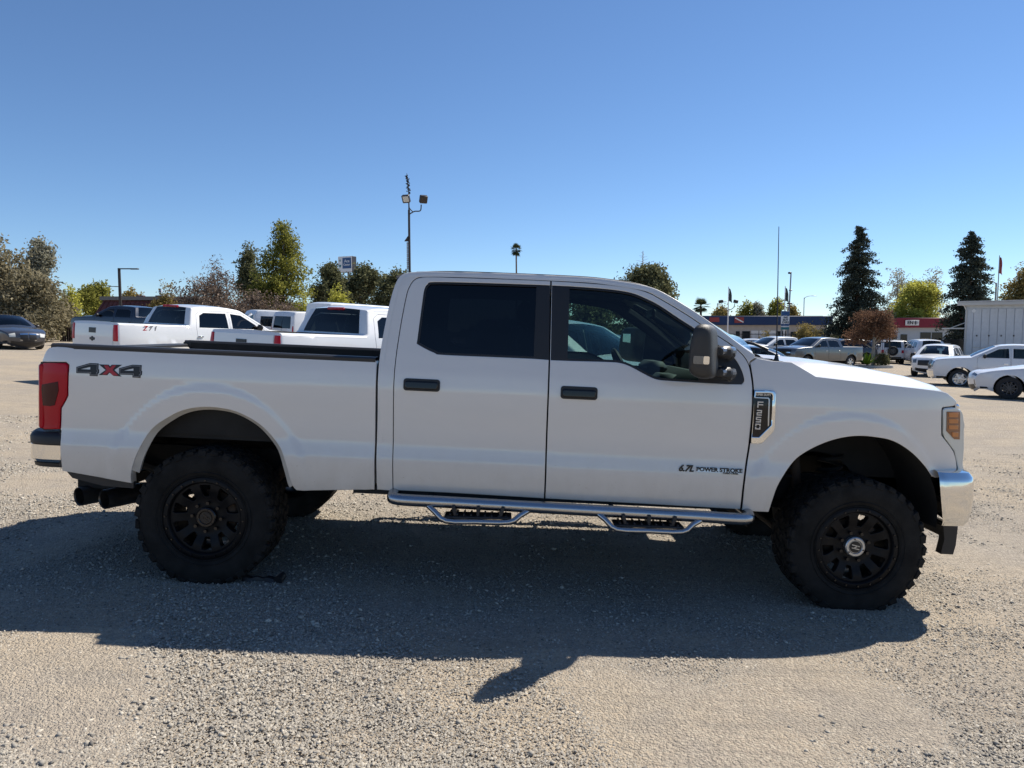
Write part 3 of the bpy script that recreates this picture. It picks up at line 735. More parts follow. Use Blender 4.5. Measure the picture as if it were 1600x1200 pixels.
# ---- underbody
fr = MB()
for s in (-1, 1): fr.box((1.85, s * .42, .70), (5.5, .08, .18))
for x in (-.9, .4, 1.4, 2.6, 3.4, 4.5): fr.box((x, 0, .70), (.10, .8, .10))
fr.box((2.1, 0, .71), (2.3, 1.80, .05)); fr.box((2.1, -.92, .655), (2.35, .08, .05)); fr.box((2.1, .92, .655), (2.35, .08, .05))
fr.build('chassis_frame', 'under_black', truck)
for x, dx in ((0, .08), (WB, -.12)):
    dr = MB(); dr.tube([(x, -.80, WR), (x, .80, WR)], .055, 12); dr.tube([(x - .16, dx, WR), (x, dx, WR), (x + .16, dx, WR)], [.09, .16, .09], 14)
    dr.build('axle', 'under_black', truck)
MB().tube([(.15, .08, .50), (2.0, .05, .62)], .05, 12).tube([(2.75, -.12, .62), (WB - .15, -.12, .50)], .035, 10).tube([(1.9, 0, .60), (2.9, 0, .66)], [.13, .20], 14).tube([(2.9, 0, .70), (3.7, 0, .75)], [.26, .26], 14).build('drivetrain', 'under_black', truck)
for s in (-1, 1):
    MB().tube(curve([(-.75, s * .52, .70), (-.4, s * .52, .60), (0, s * .52, .54), (.5, s * .52, .60), (.85, s * .52, .70)], 4), .032, 8).build('leaf_spring', 'under_black', truck)
    MB().tube([(WB - .16, s * .52, .42), (WB - .22, s * .50, .98)], .035, 10).tube([(WB - .16, s * .52, .42), (WB - .19, s * .51, .70)], .05, 12).build('shock_absorber', 'under_rust', truck)
    MB().tube([(.2, s * .55, .40), (.45, s * .50, .85)], .035, 10).build('shock_absorber', 'under_rust', truck)
    coil = [(WB + .05 + .075 * math.cos(a), s * .46 + .075 * math.sin(a), .50 + a * .0115) for a in np.arange(0, 38, .5)]
    MB().tube(coil, .014, 6).build('coil_spring', 'under_black', truck)
MB().box((1.3, .55, .60), (1.1, .4, .3), ch=.05).build('fuel_tank', 'under_black', truck)
MB().tube([(WB - .3, -.75, .40), (WB - .3, .75, .42)], .02, 8).build('steering_link', 'under_rust', truck)
# ---- wheels
def tyre_mesh():
    t = MB()
    prof = [(.252,-.118),(.262,-.132),(.285,-.150),(.330,-.160),(.375,-.160),(.405,-.154),(.422,-.146),(.430,-.128),(.433,-.06),(.434,0)]
    prof = prof + [(r, -y) for r, y in prof[:-1][::-1]]
    t.lathe_y(prof, n=80)
    n = 34
    for row, y in enumerate((-.122, -.074, -.025, .025, .074, .122)):
        for k in range(n):
            a = 2 * math.pi * (k + (.5 if row % 2 else 0) + .12 * math.sin(row * 2.1)) / n
            rot = Matrix.Rotation(-a, 3, 'Y') @ Matrix.Rotation(R((22, -28, 18, -18, 28, -22)[row]), 3, 'X')
            w = .060 if row in (0, 5) else .050
            t.box(rot.to_3x3() @ Vector((0, 0, 0)) + Vector((.436 * math.cos(a), y, .436 * math.sin(a))), (.016, .044, w), Matrix.Rotation(-a, 3, 'Y') @ Matrix.Rotation(R((20, -30, 24, -24, 30, -20)[row]), 3, 'X'), ch=.003)
    for s in (-1, 1):
        for k in range(n):
            a = 2 * math.pi * (k + (0 if s < 0 else .5)) / n; d = .040 if k % 2 else .026
            rr = .436 - d / 2
            t.box((rr * math.cos(a), s * .148, rr * math.sin(a)), (d, .018, .052), Matrix.Rotation(-a, 3, 'Y') @ Matrix.Rotation(R(-14 * s), 3, 'Z'), ch=.004)
    # raised sidewall ribs
    for r_ in (.272, .300):
        t.lathe_y([(r_ - .004, -.148 - (r_ - .272) * .25), (r_, -.1525 - (r_ - .272) * .25), (r_ + .004, -.149 - (r_ - .272) * .25)], n=64)
    return t.mesh('tyre', 35, False)
def rim_h(x, z):
    r = math.hypot(x, z); return .096 + .030 * sstep((r - .10) / .10)
def make_wheel(cap_mat):
    circ = [(.228 * math.cos(a), .228 * math.sin(a)) for a in np.linspace(0, 2 * math.pi, 72, endpoint=False)]
    holes = []
    for k in range(10):
        a = R(36 * k + 8); hw = R(9.5); q = []
        for r_, w in ((.132, .62), (.150, .80), (.200, 1.0), (.212, .86)): q.append((r_, hw * w))
        pts = [(r_ * math.cos(a + w), r_ * math.sin(a + w)) for r_, w in q] + [(r_ * math.cos(a - w), r_ * math.sin(a - w)) for r_, w in q[::-1]]
        holes.append(pts)
    w = panel('wheel', circ, holes, rim_h, -1, 'rim_black', None, sp=.022, thick=.045, edge=.005)
    o = link_mesh('tyre', TYRE, 'rubber' if not TYRE.materials else None, w)
    b = MB(); b.lathe_y([(.262,-.135),(.266,-.142),(.258,-.148),(.236,-.148),(.228,-.140),(.226,-.118),(.222,-.10),(.205,-.02),(.212,.05),(.232,.11),(.258,.14),(.262,.135),(.245,.09),(.225,.05),(.215,0),(.232,-.09)], n=72, closed=True)
    b.build('rim_barrel', 'rim_black', w, 40)
    b = MB()
    for k in range(20):
        a = R(18 * k + 5); c = (.247 * math.cos(a), -.150, .247 * math.sin(a)); b.tube([c, (c[0], c[1] - .006, c[2])], .006, 6)
    b.build('rim_bolts', 'gloss_black', w)['kind'] = 'stuff'
    b = MB()
    for k in range(8):
        a = R(45 * k + 20); c = (.092 * math.cos(a), -.09, .092 * math.sin(a)); b.tube([c, (c[0], -.118, c[2])], [.012, .011], 6)
    b.build('lug_nuts', 'gloss_black', w)['kind'] = 'stuff'
    b = MB(); b.lathe_y([(.066,-.09),(.064,-.122),(.058,-.127),(.045,-.127),(.040,-.121),(.0,-.121)], n=36); b.build('centre_cap', cap_mat, w, 30)
    b = MB()
    c_ = [(.037 * math.cos(t), .037 * math.sin(t)) for t in np.linspace(0, 2 * math.pi, 24, endpoint=False)]
    b.prism(c_, -.125, -.122); b.build('cap_emblem', 'decal_black', w)
    b = MB(); b.box((0, -.126, .010), (.05, .003, .006), Matrix.Rotation(R(12), 3, 'Y')); b.box((0, -.126, -.010), (.05, .003, .006), Matrix.Rotation(R(12), 3, 'Y')); b.box((0, -.126, 0), (.03, .003, .006), Matrix.Rotation(R(-30), 3, 'Y')); b.build('cap_emblem', cap_mat, w)
    for k in range(3):
        a = R(120 * k + 100); MB().tube([(.052 * math.cos(a), -.126, .052 * math.sin(a)), (.052 * math.cos(a), -.129, .052 * math.sin(a))], .005, 8).build('cap_screw', 'decal_black', w)
    b = MB(); b.lathe_y([(.0,-.035),(.165,-.035),(.168,-.03),(.168,-.005),(.0,-.005)], n=40); b.box((.11, -.03, .08), (.10, .09, .14), Matrix.Rotation(R(-35), 3, 'Y'), .015); b.build('brake_disc', 'under_rust', w)
    return w
TYRE = tyre_mesh()
wheels = [(0.0, -1, 'gloss_black', 24), (WB + .036, -1, 'cap_silver', 0), (0.0, 1, 'gloss_black', 10), (WB + .018, 1, 'cap_silver', 50)]
for x, s, cm, rot in wheels:
    w = make_wheel(cm); w.parent = truck; w.scale = (.985, 1.0, .985); w.location = (x, s * .815, .424)
    w.rotation_euler = (0, R(rot), 0) if s < 0 else (0, R(rot), R(180))
# ---- step bars
for s in (-1, 1):
    Yb = 1.055
    def q(px, py, Y=Yb): p = SY(px, py, -Y); return (p[0], s * Y, p[1])
    a, b_ = q(617, 780), q(1166, 811)
    A, B = Vector(a), Vector(b_)
    pts = [(A.x + .0, s * (Yb - .16), A.z + .03), (A.x - .02, s * (Yb - .05), A.z + .01), (A.x + .02, s * Yb, A.z), *[tuple(A.lerp(B, k / 8)) for k in range(1, 8)], (B.x - .02, s * Yb, B.z), (B.x + .03, s * (Yb - .05), B.z + .01), (B.x + .01, s * (Yb - .16), B.z + .03)]
    SB = MB().tube(curve(pts, 4), .036, 16).build('step_bar', 'brushed_steel', truck, 60)
    for hp in ([(666,787),(680,800),(697,814),(745,815.5),(795,816),(812,806),(829,796)], [(930,799),(946,812),(964,827),(1015,829.5),(1066,831),(1082,820),(1099,811)]):
        P = [q(px, py, Yb + (.0 if i in (0, 6) else .05 if i in (1, 5) else .075)) for i, (px, py) in enumerate(hp)]
        MB().tube(curve(P, 3), .0165, 10).build('step_hoop', 'brushed_steel', SB, 60)
        c0, c1 = Vector(P[2]), Vector(P[4]); 
        tr = MB(); c = (c0 + c1) / 2; L = (c1 - c0).length
        tr.box((c.x, s * (Yb + .0), c.z + .018), (L + .03, .13, .014), Matrix.Rotation(math.atan2(-(c1.z - c0.z), c1.x - c0.x), 3, 'Y'), .004)
        for k in range(9): tr.box((c.x - L / 2 + L * (k + .5) / 9, s * Yb, c.z + .030 - (k - 4) * (c1.x - c0.x) * 0), (.012, .11, .012), None, .003)
        tr.build('step_tread', 'black_plastic', SB)
        for t in (.12, .5, .88):
            br = MB(); e = c0.lerp(c1, t); br.box((e.x, s * (Yb + .0), e.z + .05), (.022, .10, .075), Matrix.Rotation(R(15 if t > .5 else -15 if t < .5 else 0), 3, 'Y'), .004)
            br.build('step_bracket', 'black_plastic', SB)
    for t in (.1, .42, .62, .92):
        br = MB(); e = A.lerp(B, t); br.tube([(e.x, s * (Yb - .02), e.z), (e.x, s * .70, e.z + .07), (e.x, s * .44, e.z + .10)], .016, 8)
        br.build('bar_bracket', 'under_black', SB)
# ---- towing mirrors
hp = [(1086,522),(1091,511.5),(1101,506.5),(1114,507),(1124,512.5),(1128.5,524),(1130.5,560),(1131,583),(1126,590.5),(1113,593),(1096,590.5),(1083.5,584),(1079.5,575),(1081,545)]
for s in (-1, 1):
    sec = curve([SY(px, py, -1.29) for px, py in hp] + [SY(*hp[0], -1.29)], 3)[:-1]; c = np.array(sec).mean(0)
    rows = []
    for Y, k in ((1.335, .0), (1.335, .55), (1.330, .80), (1.316, .93), (1.29, .99), (1.26, 1.0), (1.14, 1.0), (1.12, .96), (1.10, .86), (1.095, .0)):
        row = [(c[0] + (x - c[0]) * k * .76 - (Y - 1.215) * .45, s * Y, c[1] + (z - c[1]) * k) for x, z in sec]; rows.append(row + [row[0]])
    mr = MB().grid(rows).build('side_mirror', 'grey_plastic', truck, 60)
    d = 1.322
    a0 = SY(1088,556,-d); a1 = SY(1119,570,-d)
    MB().prism(rrect(a0[0] - .02, a1[0] - .055, a1[1], a0[1], .008), s * 1.316, s * 1.339).build('turn_signal', 'lamp_grey', mr, 40)
    b0 = SY(1112,557,-d); b1 = SY(1121,570,-d)
    MB().prism(rrect(b0[0] - .05, b1[0] - .052, b1[1], b0[1], .008), s * 1.310, s * 1.341).build('puddle_lamp', 'chrome_worn', mr, 40)
    MB().box((c[0] - .062, s * 1.205, c[1] + .015), (.006, .13, .17), Matrix.Rotation(R(24 * s), 3, 'Z'), ch=.002).build('mirror_glass', 'chrome', mr)
    for py in (549, 582):
        p0 = SY(1125, py, -1.15); p1 = SY(1143, py + 3, -.99)
        MB().tube([(p0[0], s * 1.16, p0[1]), (p1[0] - .02, s * 1.08, p1[1] + .02), (p1[0], s * 1.02, p1[1] + .0), (p1[0] + .0, s * .955, p1[1] - .03)], .022, 8).build('mirror_arm', 'lamp_grey', mr)
        MB().box(((p0[0] + p1[0]) / 2 - .04, s * 1.05, p0[1] - .005), (.13, .20, .075), ch=.02).build('mirror_arm', 'black_plastic', mr)
# ---- cabin
b = MB(); b.box((2.1, 0, .78), (2.05, 1.7, .05)); b.build('cabin_floor', 'seat_cloth', truck)
b = MB(); b.box((2.0, 0, 1.99), (1.5, 1.45, .03)); b.build('headlining', 'seat_cloth', truck)
def seat(x, y, w, front=True):
    s_ = MB(); s_.box((x + .27, y, 1.04), (.52, w, .16), Matrix.Rotation(R(-5), 3, 'Y'), .05); s_.box((x - .03, y, 1.36), (.15, w, .66), Matrix.Rotation(R(-13), 3, 'Y'), .05)
    n = 1 if w < .8 else 3
    for k in range(n):
        yy = y + (k - (n - 1) / 2) * .45; s_.box((x - .12, yy, 1.80), (.10, .26, .19), Matrix.Rotation(R(-10), 3, 'Y'), .04); s_.tube([(x - .11, yy - .06, 1.62), (x - .12, yy - .06, 1.75)], .008, 6); s_.tube([(x - .11, yy + .06, 1.62), (x - .12, yy + .06, 1.75)], .008, 6)
    s_.box((x + .2, y, .9), (.4, w * .8, .16)); return s_.build('seat', 'seat_cloth', truck)
for s in (-1, 1):
    ln = [(p[0] - .03, s * (truck_h(*p) - .085), p[1] - .05) for p in cab_sil if p[0] > 1.15 and p[1] > 1.55]
    MB().tube(ln[::3] + [ln[-1]], .05, 8).build('pillar_sun_block', 'seat_cloth', truck)  # tube added inside pillars and roof edge to block leaking sunlight
seat(2.08, -.42, .52); seat(2.08, .42, .52); seat(1.32, 0, 1.40)
b = MB(); b.box((3.26, 0, 1.32), (.42, 1.62, .26), Matrix.Rotation(R(6), 3, 'Y'), .08); b.box((3.02, .42, 1.45), (.16, .46, .10), ch=.04); b.box((3.05, 0, 1.25), (.2, .34, .34), ch=.04)
b.build('dashboard', 'dash_grey', truck)
b = MB(); cs = Vector((2.78, .42, 1.40)); Rt = Matrix.Rotation(R(-26), 3, 'Y')
b.tube([cs + Rt @ Vector((0, .19 * math.cos(a), .19 * math.sin(a))) for a in np.linspace(0, 2 * math.pi, 28, endpoint=False)], .017, 8, closed=True)
for a in (90, 200, 340): b.tube([cs, cs + Rt @ Vector((0, .18 * math.cos(R(a)), .18 * math.sin(R(a))))], .014, 6)
b.tube([cs, cs + Vector((.25, 0, -.10))], .03, 8); b.box(cs, (.05, .14, .12), Rt, .02); b.build('steering_wheel', 'black_plastic', truck)
b = MB(); b.tube([(2.86, .30, 1.37), (2.88, .16, 1.34), (2.89, .10, 1.32)], [.008, .010, .012], 8); b.build('gear_selector', 'lamp_grey', truck)
b = MB(); b.box((2.90, 0, 1.86), (.03, .26, .07), ch=.012); b.build('rear_view_mirror', 'black_plastic', truck)
for s in (-1, 1):
    MB().box((2.68, s * .90, 1.12), (.9, .05, .60), ch=.02).build('door_card', 'dash_grey', truck); MB().box((1.60, s * .90, 1.12), (.8, .05, .60), ch=.02).build('door_card', 'dash_grey', truck)
    MB().tube([(2.14, s * .86, .8), (2.13, s * .84, 1.45), (2.12, s * .70, 1.95)], .05, 8).build('inner_pillar', 'seat_cloth', truck)
# ================================================================== THE GRAVEL LOT
def gravel_material():
    m = bpy.data.materials.new('gravel'); m.use_nodes = True; nt = m.node_tree; L = nt.links; N = nt.nodes; b = N['Principled BSDF']
    tc = N.new('ShaderNodeTexCoord')
    def noise(sc, det=6, rough=.6, vec=None):
        n = N.new('ShaderNodeTexNoise'); n.inputs['Scale'].default_value = sc; n.inputs['Detail'].default_value = det; n.inputs['Roughness'].default_value = rough
        L.new(vec or tc.outputs['Object'], n.inputs['Vector']); return n
    def rng(src, a, b_, c=0, d=1):
        r = N.new('ShaderNodeMapRange'); r.inputs[1].default_value = a; r.inputs[2].default_value = b_; r.inputs[3].default_value = c; r.inputs[4].default_value = d; L.new(src, r.inputs[0]); return r.outputs[0]
    def mix(f, a, b_, mode='MIX'):
        x = N.new('ShaderNodeMix'); x.data_type = 'RGBA'; x.blend_type = mode
        if isinstance(f, float): x.inputs[0].default_value = f
        else: L.new(f, x.inputs[0])
        for i, c in ((6, a), (7, b_)):
            if isinstance(c, tuple): x.inputs[i].default_value = (*c, 1)
            else: L.new(c, x.inputs[i])
        return x.outputs[2]
    big = noise(.55, 5, .62); mid = noise(2.2, 6, .7); fine = noise(38, 5, .75); tiny = noise(150, 3, .7)
    v1 = N.new('ShaderNodeTexVoronoi'); v1.inputs['Scale'].default_value = 62; L.new(tc.outputs['Object'], v1.inputs['Vector'])
    v2 = N.new('ShaderNodeTexVoronoi'); v2.inputs['Scale'].default_value = 130; L.new(tc.outputs['Object'], v2.inputs['Vector'])
    sand = (0.439, 0.355, 0.251); grey = (0.302, 0.266, 0.225)
    base = mix(rng(big.outputs[0], .42, .60), grey, sand)
    base = mix(rng(mid.outputs[0], .35, .75, 0, .55), base, (0.447, 0.371, 0.281))
    sp = N.new('ShaderNodeSeparateColor'); L.new(v1.outputs['Color'], sp.inputs[0])
    base = mix(rng(sp.outputs[0], 0, 1, 0, .75), base, mix(sp.outputs[1], (0.219, 0.194, 0.162), (0.517, 0.451, 0.358)))
    sp2 = N.new('ShaderNodeSeparateColor'); L.new(v2.outputs['Color'], sp2.inputs[0])
    base = mix(rng(sp2.outputs[0], .3, 1, 0, .5), base, mix(sp2.outputs[1], (0.235, 0.209, 0.170), (0.487, 0.420, 0.332)))
    base = mix(rng(fine.outputs[0], .62, .78, 0, .7), base, (0.110, 0.100, 0.093))
    mpr = N.new('ShaderNodeMapping'); mpr.inputs['Rotation'].default_value = (0, 0, R(-32)); mpr.inputs['Scale'].default_value = (.5, 6, 1); L.new(tc.outputs['Object'], mpr.inputs[0]); rut_c = noise(1.3, 4, .65, mpr.outputs[0])
    base = mix(rng(rut_c.outputs[0], .50, .72, 0, .38), base, (0.212, 0.191, 0.161))
    L.new(base, b.inputs['Base Color']); b.inputs['Roughness'].default_value = .95; b.inputs['Specular IOR Level'].default_value = .15
    # relief: pebbles and grit, wheel ruts
    mp = N.new('ShaderNodeMapping'); mp.inputs['Rotation'].default_value = (0, 0, R(-32)); mp.inputs['Scale'].default_value = (.6, 7, 1); L.new(tc.outputs['Object'], mp.inputs[0])
    ruts = noise(1.6, 3, .6, mp.outputs[0])
    def mth(op, a, b_):
        x = N.new('ShaderNodeMath'); x.operation = op
        for i, c in enumerate((a, b_)):
            if isinstance(c, (int, float)): x.inputs[i].default_value = c
            else: L.new(c, x.inputs[i])
        return x.outputs[0]
    h = mth('ADD', mth('MULTIPLY', rng(v1.outputs['Distance'], 0, .7, 1, 0), .0065), mth('MULTIPLY', rng(v2.outputs['Distance'], 0, .7, 1, 0), .0045))
    h = mth('ADD', h, mth('MULTIPLY', fine.outputs[0], .0045)); h = mth('ADD', h, mth('MULTIPLY', mid.outputs[0], .010)); h = mth('ADD', h, mth('MULTIPLY', ruts.outputs[0], .010)); h = mth('ADD', h, mth('MULTIPLY', tiny.outputs[0], .0042))
    bp = N.new('ShaderNodeBump'); bp.inputs['Strength'].default_value = 1.0; bp.inputs['Distance'].default_value = 1.0
    L.new(h, bp.inputs['Height']); L.new(bp.outputs[0], b.inputs['Normal'])
    MATS['gravel'] = m; return m
gravel_material()
def micro(x, y):
    return .012 * math.sin(x * 1.9 + .6 * math.sin(y * 1.3)) * math.sin(y * 2.3 + 1.1) + .006 * math.sin(x * 5.1 + y * 3.7)
def ground_mesh():
    xs = np.concatenate([-np.geomspace(12, 1500, 26)[::-1], np.arange(-11.5, 11.6, .25), np.geomspace(12, 1500, 26)])
    ys = np.concatenate([-np.geomspace(3, 600, 14)[::-1], np.arange(-2, 16, .25), np.geomspace(16.5, 1800, 40)])
    rows = []
    for y in ys:
        row = []
        for x in xs:
            far = max(abs(x), abs(y))
            z = ground_z(max(-60, min(60, x)), y)
            k = sstep(1 - max(0, abs(x) - 6) / 5) * sstep(1 - max(0, abs(y - 5) - 7) / 4)
            row.append((x, y, z + k * micro(x, y) * (0 if 3.6 < y < 7.6 and -3.2 < x < 3.4 else 1)))
        rows.append(row)
    return MB().grid(rows)
g = ground_mesh().build('ground', 'gravel', None, 0, False)
for p in g.data.polygons: p.use_smooth = True
g['kind'] = 'structure'
def fast_mesh(name, P, F):
    me = bpy.data.meshes.new(name); k = F.shape[1]; me.vertices.add(len(P)); me.vertices.foreach_set('co', P.astype(np.float32).ravel())
    me.loops.add(F.size); me.loops.foreach_set('vertex_index', F.astype(np.int32).ravel()); me.polygons.add(len(F)); me.polygons.foreach_set('loop_start', np.arange(0, F.size, k, dtype=np.int32))
    me.update(calc_edges=True); me.validate(); return me
def stone_material():
    m = bpy.data.materials.new('stone'); m.use_nodes = True; nt = m.node_tree; b = nt.nodes['Principled BSDF']
    at_ = nt.nodes.new('ShaderNodeAttribute'); at_.attribute_name = 'shade'; rp = nt.nodes.new('ShaderNodeValToRGB')
    el = rp.color_ramp.elements; el[0].color = (.14,.13,.118,1); el[1].color = (.53,.485,.41,1); e = el.new(.15); e.color = (.28,.26,.228,1); e = el.new(.75); e.color = (.385,.35,.295,1)
    nt.links.new(at_.outputs['Fac'], rp.inputs[0]); nt.links.new(rp.outputs[0], b.inputs['Base Color']); b.inputs['Roughness'].default_value = .95; b.inputs['Specular IOR Level'].default_value = .15
    return m
STONE = stone_material()
def stone_field(name, label, n, med, sig, lo, hi, dens, V0, F0, flat):
    """loose crushed stone lying on the lot in front of and around the pickup, gathered in drifts"""
    from mathutils import noise as mn
    N = n * 3
    y = 2.2 + 9.0 * RNG.random(N) ** 1.9; x = (RNG.random(N) * 2 - 1) * (y * .80 + .3)
    # drift map on a coarse grid
    gx = np.arange(-9, 9.01, .06); gy = np.arange(2, 11.6, .06)
    G = np.array([[mn.noise((a * .75, b * 1.1, 3.3)) + .6 * mn.noise((a * 2.3, b * 2.9, 8.1)) + .25 * mn.noise((a * 6, b * 7, 1.1)) for a in gx] for b in gy])
    d = G[np.clip(((y - 2) / .06).astype(int), 0, len(gy) - 1), np.clip(((x + 9) / .06).astype(int), 0, len(gx) - 1)] - .035 * x
    keep = RNG.random(N) < np.clip(dens[0] + dens[1] * d, dens[2], 1.0)
    x = x[keep][:n]; y = y[keep][:n]; n = len(x)
    sz = np.clip(RNG.lognormal(math.log(med), sig, n), lo, hi) * (1 + .06 * y)
    k = len(V0); V = np.repeat(V0[None], n, 0) * (.65 + .7 * RNG.random((n, k, 1)))
    V += RNG.normal(0, .18, V.shape); V[:, :, 2] *= flat
    a = RNG.random(n) * 2 * math.pi; c, s = np.cos(a)[:, None], np.sin(a)[:, None]
    X = V[:, :, 0] * c - V[:, :, 1] * s; Y = V[:, :, 0] * s + V[:, :, 1] * c; Z = V[:, :, 2] + RNG.normal(0, .35, (n, 1)) * X * .5
    gz = np.array([ground_z(p, q) for p, q in zip(x, y)])
    P = np.stack([X * sz[:, None] + x[:, None], Y * sz[:, None] + y[:, None], Z * sz[:, None] + gz[:, None] + sz[:, None] * .25 + .002], 2).reshape(-1, 3)
    F = (F0[None] + (np.arange(n) * k)[:, None, None]).reshape(-1, 3)
    me = fast_mesh(name, P, F)
    col = me.attributes.new('shade', 'FLOAT', 'POINT'); col.data.foreach_set('value', np.repeat(RNG.random(n), k).astype(np.float32))
    tag(link_mesh(name, me, STONE), label, 'gravel', None, 'stuff')
OCT = np.array([(1,0,0),(-1,0,0),(0,1,0),(0,-1,0),(0,0,1),(0,0,-1)], float); OCF = np.array([(0,2,4),(2,1,4),(1,3,4),(3,0,4),(2,0,5),(1,2,5),(3,1,5),(0,3,5)])
CAPV = np.array([(1,.2,-.3),(-.1,1,-.3),(-1,-.1,-.3),(.1,-1,-.3),(.15,.1,.9)], float); CAPF = np.array([(0,1,4),(1,2,4),(2,3,4),(3,0,4)])
stone_field('loose_stones', 'loose crushed grey and tan stone lying in drifts on the lot', 20000, .0068, .34, .005, .015, (.10, 1.2, .010), OCT, OCF, .62)
stone_field('stone_chippings', 'fine pale stone chippings strewn all over the gravel lot', 350000, .0034, .38, .0018, .007, (.40, .7, .24), CAPV, CAPF, .75)
# ================================================================== OTHER VEHICLES ON THE LOT
def zinterp(tab):
    zs, hs = zip(*tab); zz = np.arange(0, 3, .01); hh = np.interp(zz, zs, hs); k = np.exp(-.5 * (np.arange(-12, 13) / 5) ** 2); hh = np.convolve(np.pad(hh, 12, 'edge'), k / k.sum(), 'valid')
    return lambda z: float(np.interp(z, zz, hh))
def simple_wheel_meshes(r, w, style):
    t = MB(); ri = r * .64
    t.lathe_y([(ri,-w*.42),(ri+.01,-w*.5),(r*.80,-w*.52),(r*.95,-w*.47),(r,-w*.36),(r,w*.36),(r*.95,w*.47),(r*.8,w*.5),(ri,w*.42)], n=36)
    tm = t.mesh('tyre', 40, False)
    b = MB(); b.lathe_y([(ri+.004,-w*.44),(ri-.012,-w*.47),(ri-.03,-w*.42),(ri-.04,-w*.1),(ri-.03,w*.3)], n=36)
    n = {'five': 5, 'six': 6, 'ten': 10}[style]
    for k in range(n):
        a = 2 * math.pi * k / n; d = w * -.36
        ww = .09 if n < 8 else .045
        b.box((ri * .52 * math.cos(a), d, ri * .52 * math.sin(a)), (ri * .96, .035, ww), Matrix.Rotation(-a, 3, 'Y'), .008)
    b.lathe_y([(.0,-w*.45),(ri*.26,-w*.43),(ri*.3,-w*.34),(0,-w*.34)], n=18)
    b.lathe_y([(0,-w*.05),(ri*.72,-w*.05),(ri*.72,w*.02),(0,w*.02)], n=24)
    return tm, b.mesh('wheel', 40, False)
WHEEL_CACHE = {}
mat('far_tyre', (.02,.02,.021), .8); mat('alloy', (.55,.56,.57), .3, .9); mat('alloy_dark', (.06,.06,.065), .35, .6)
mat('plate', (.75,.75,.72), .5); mat('far_black', (.015,.015,.017), .4)
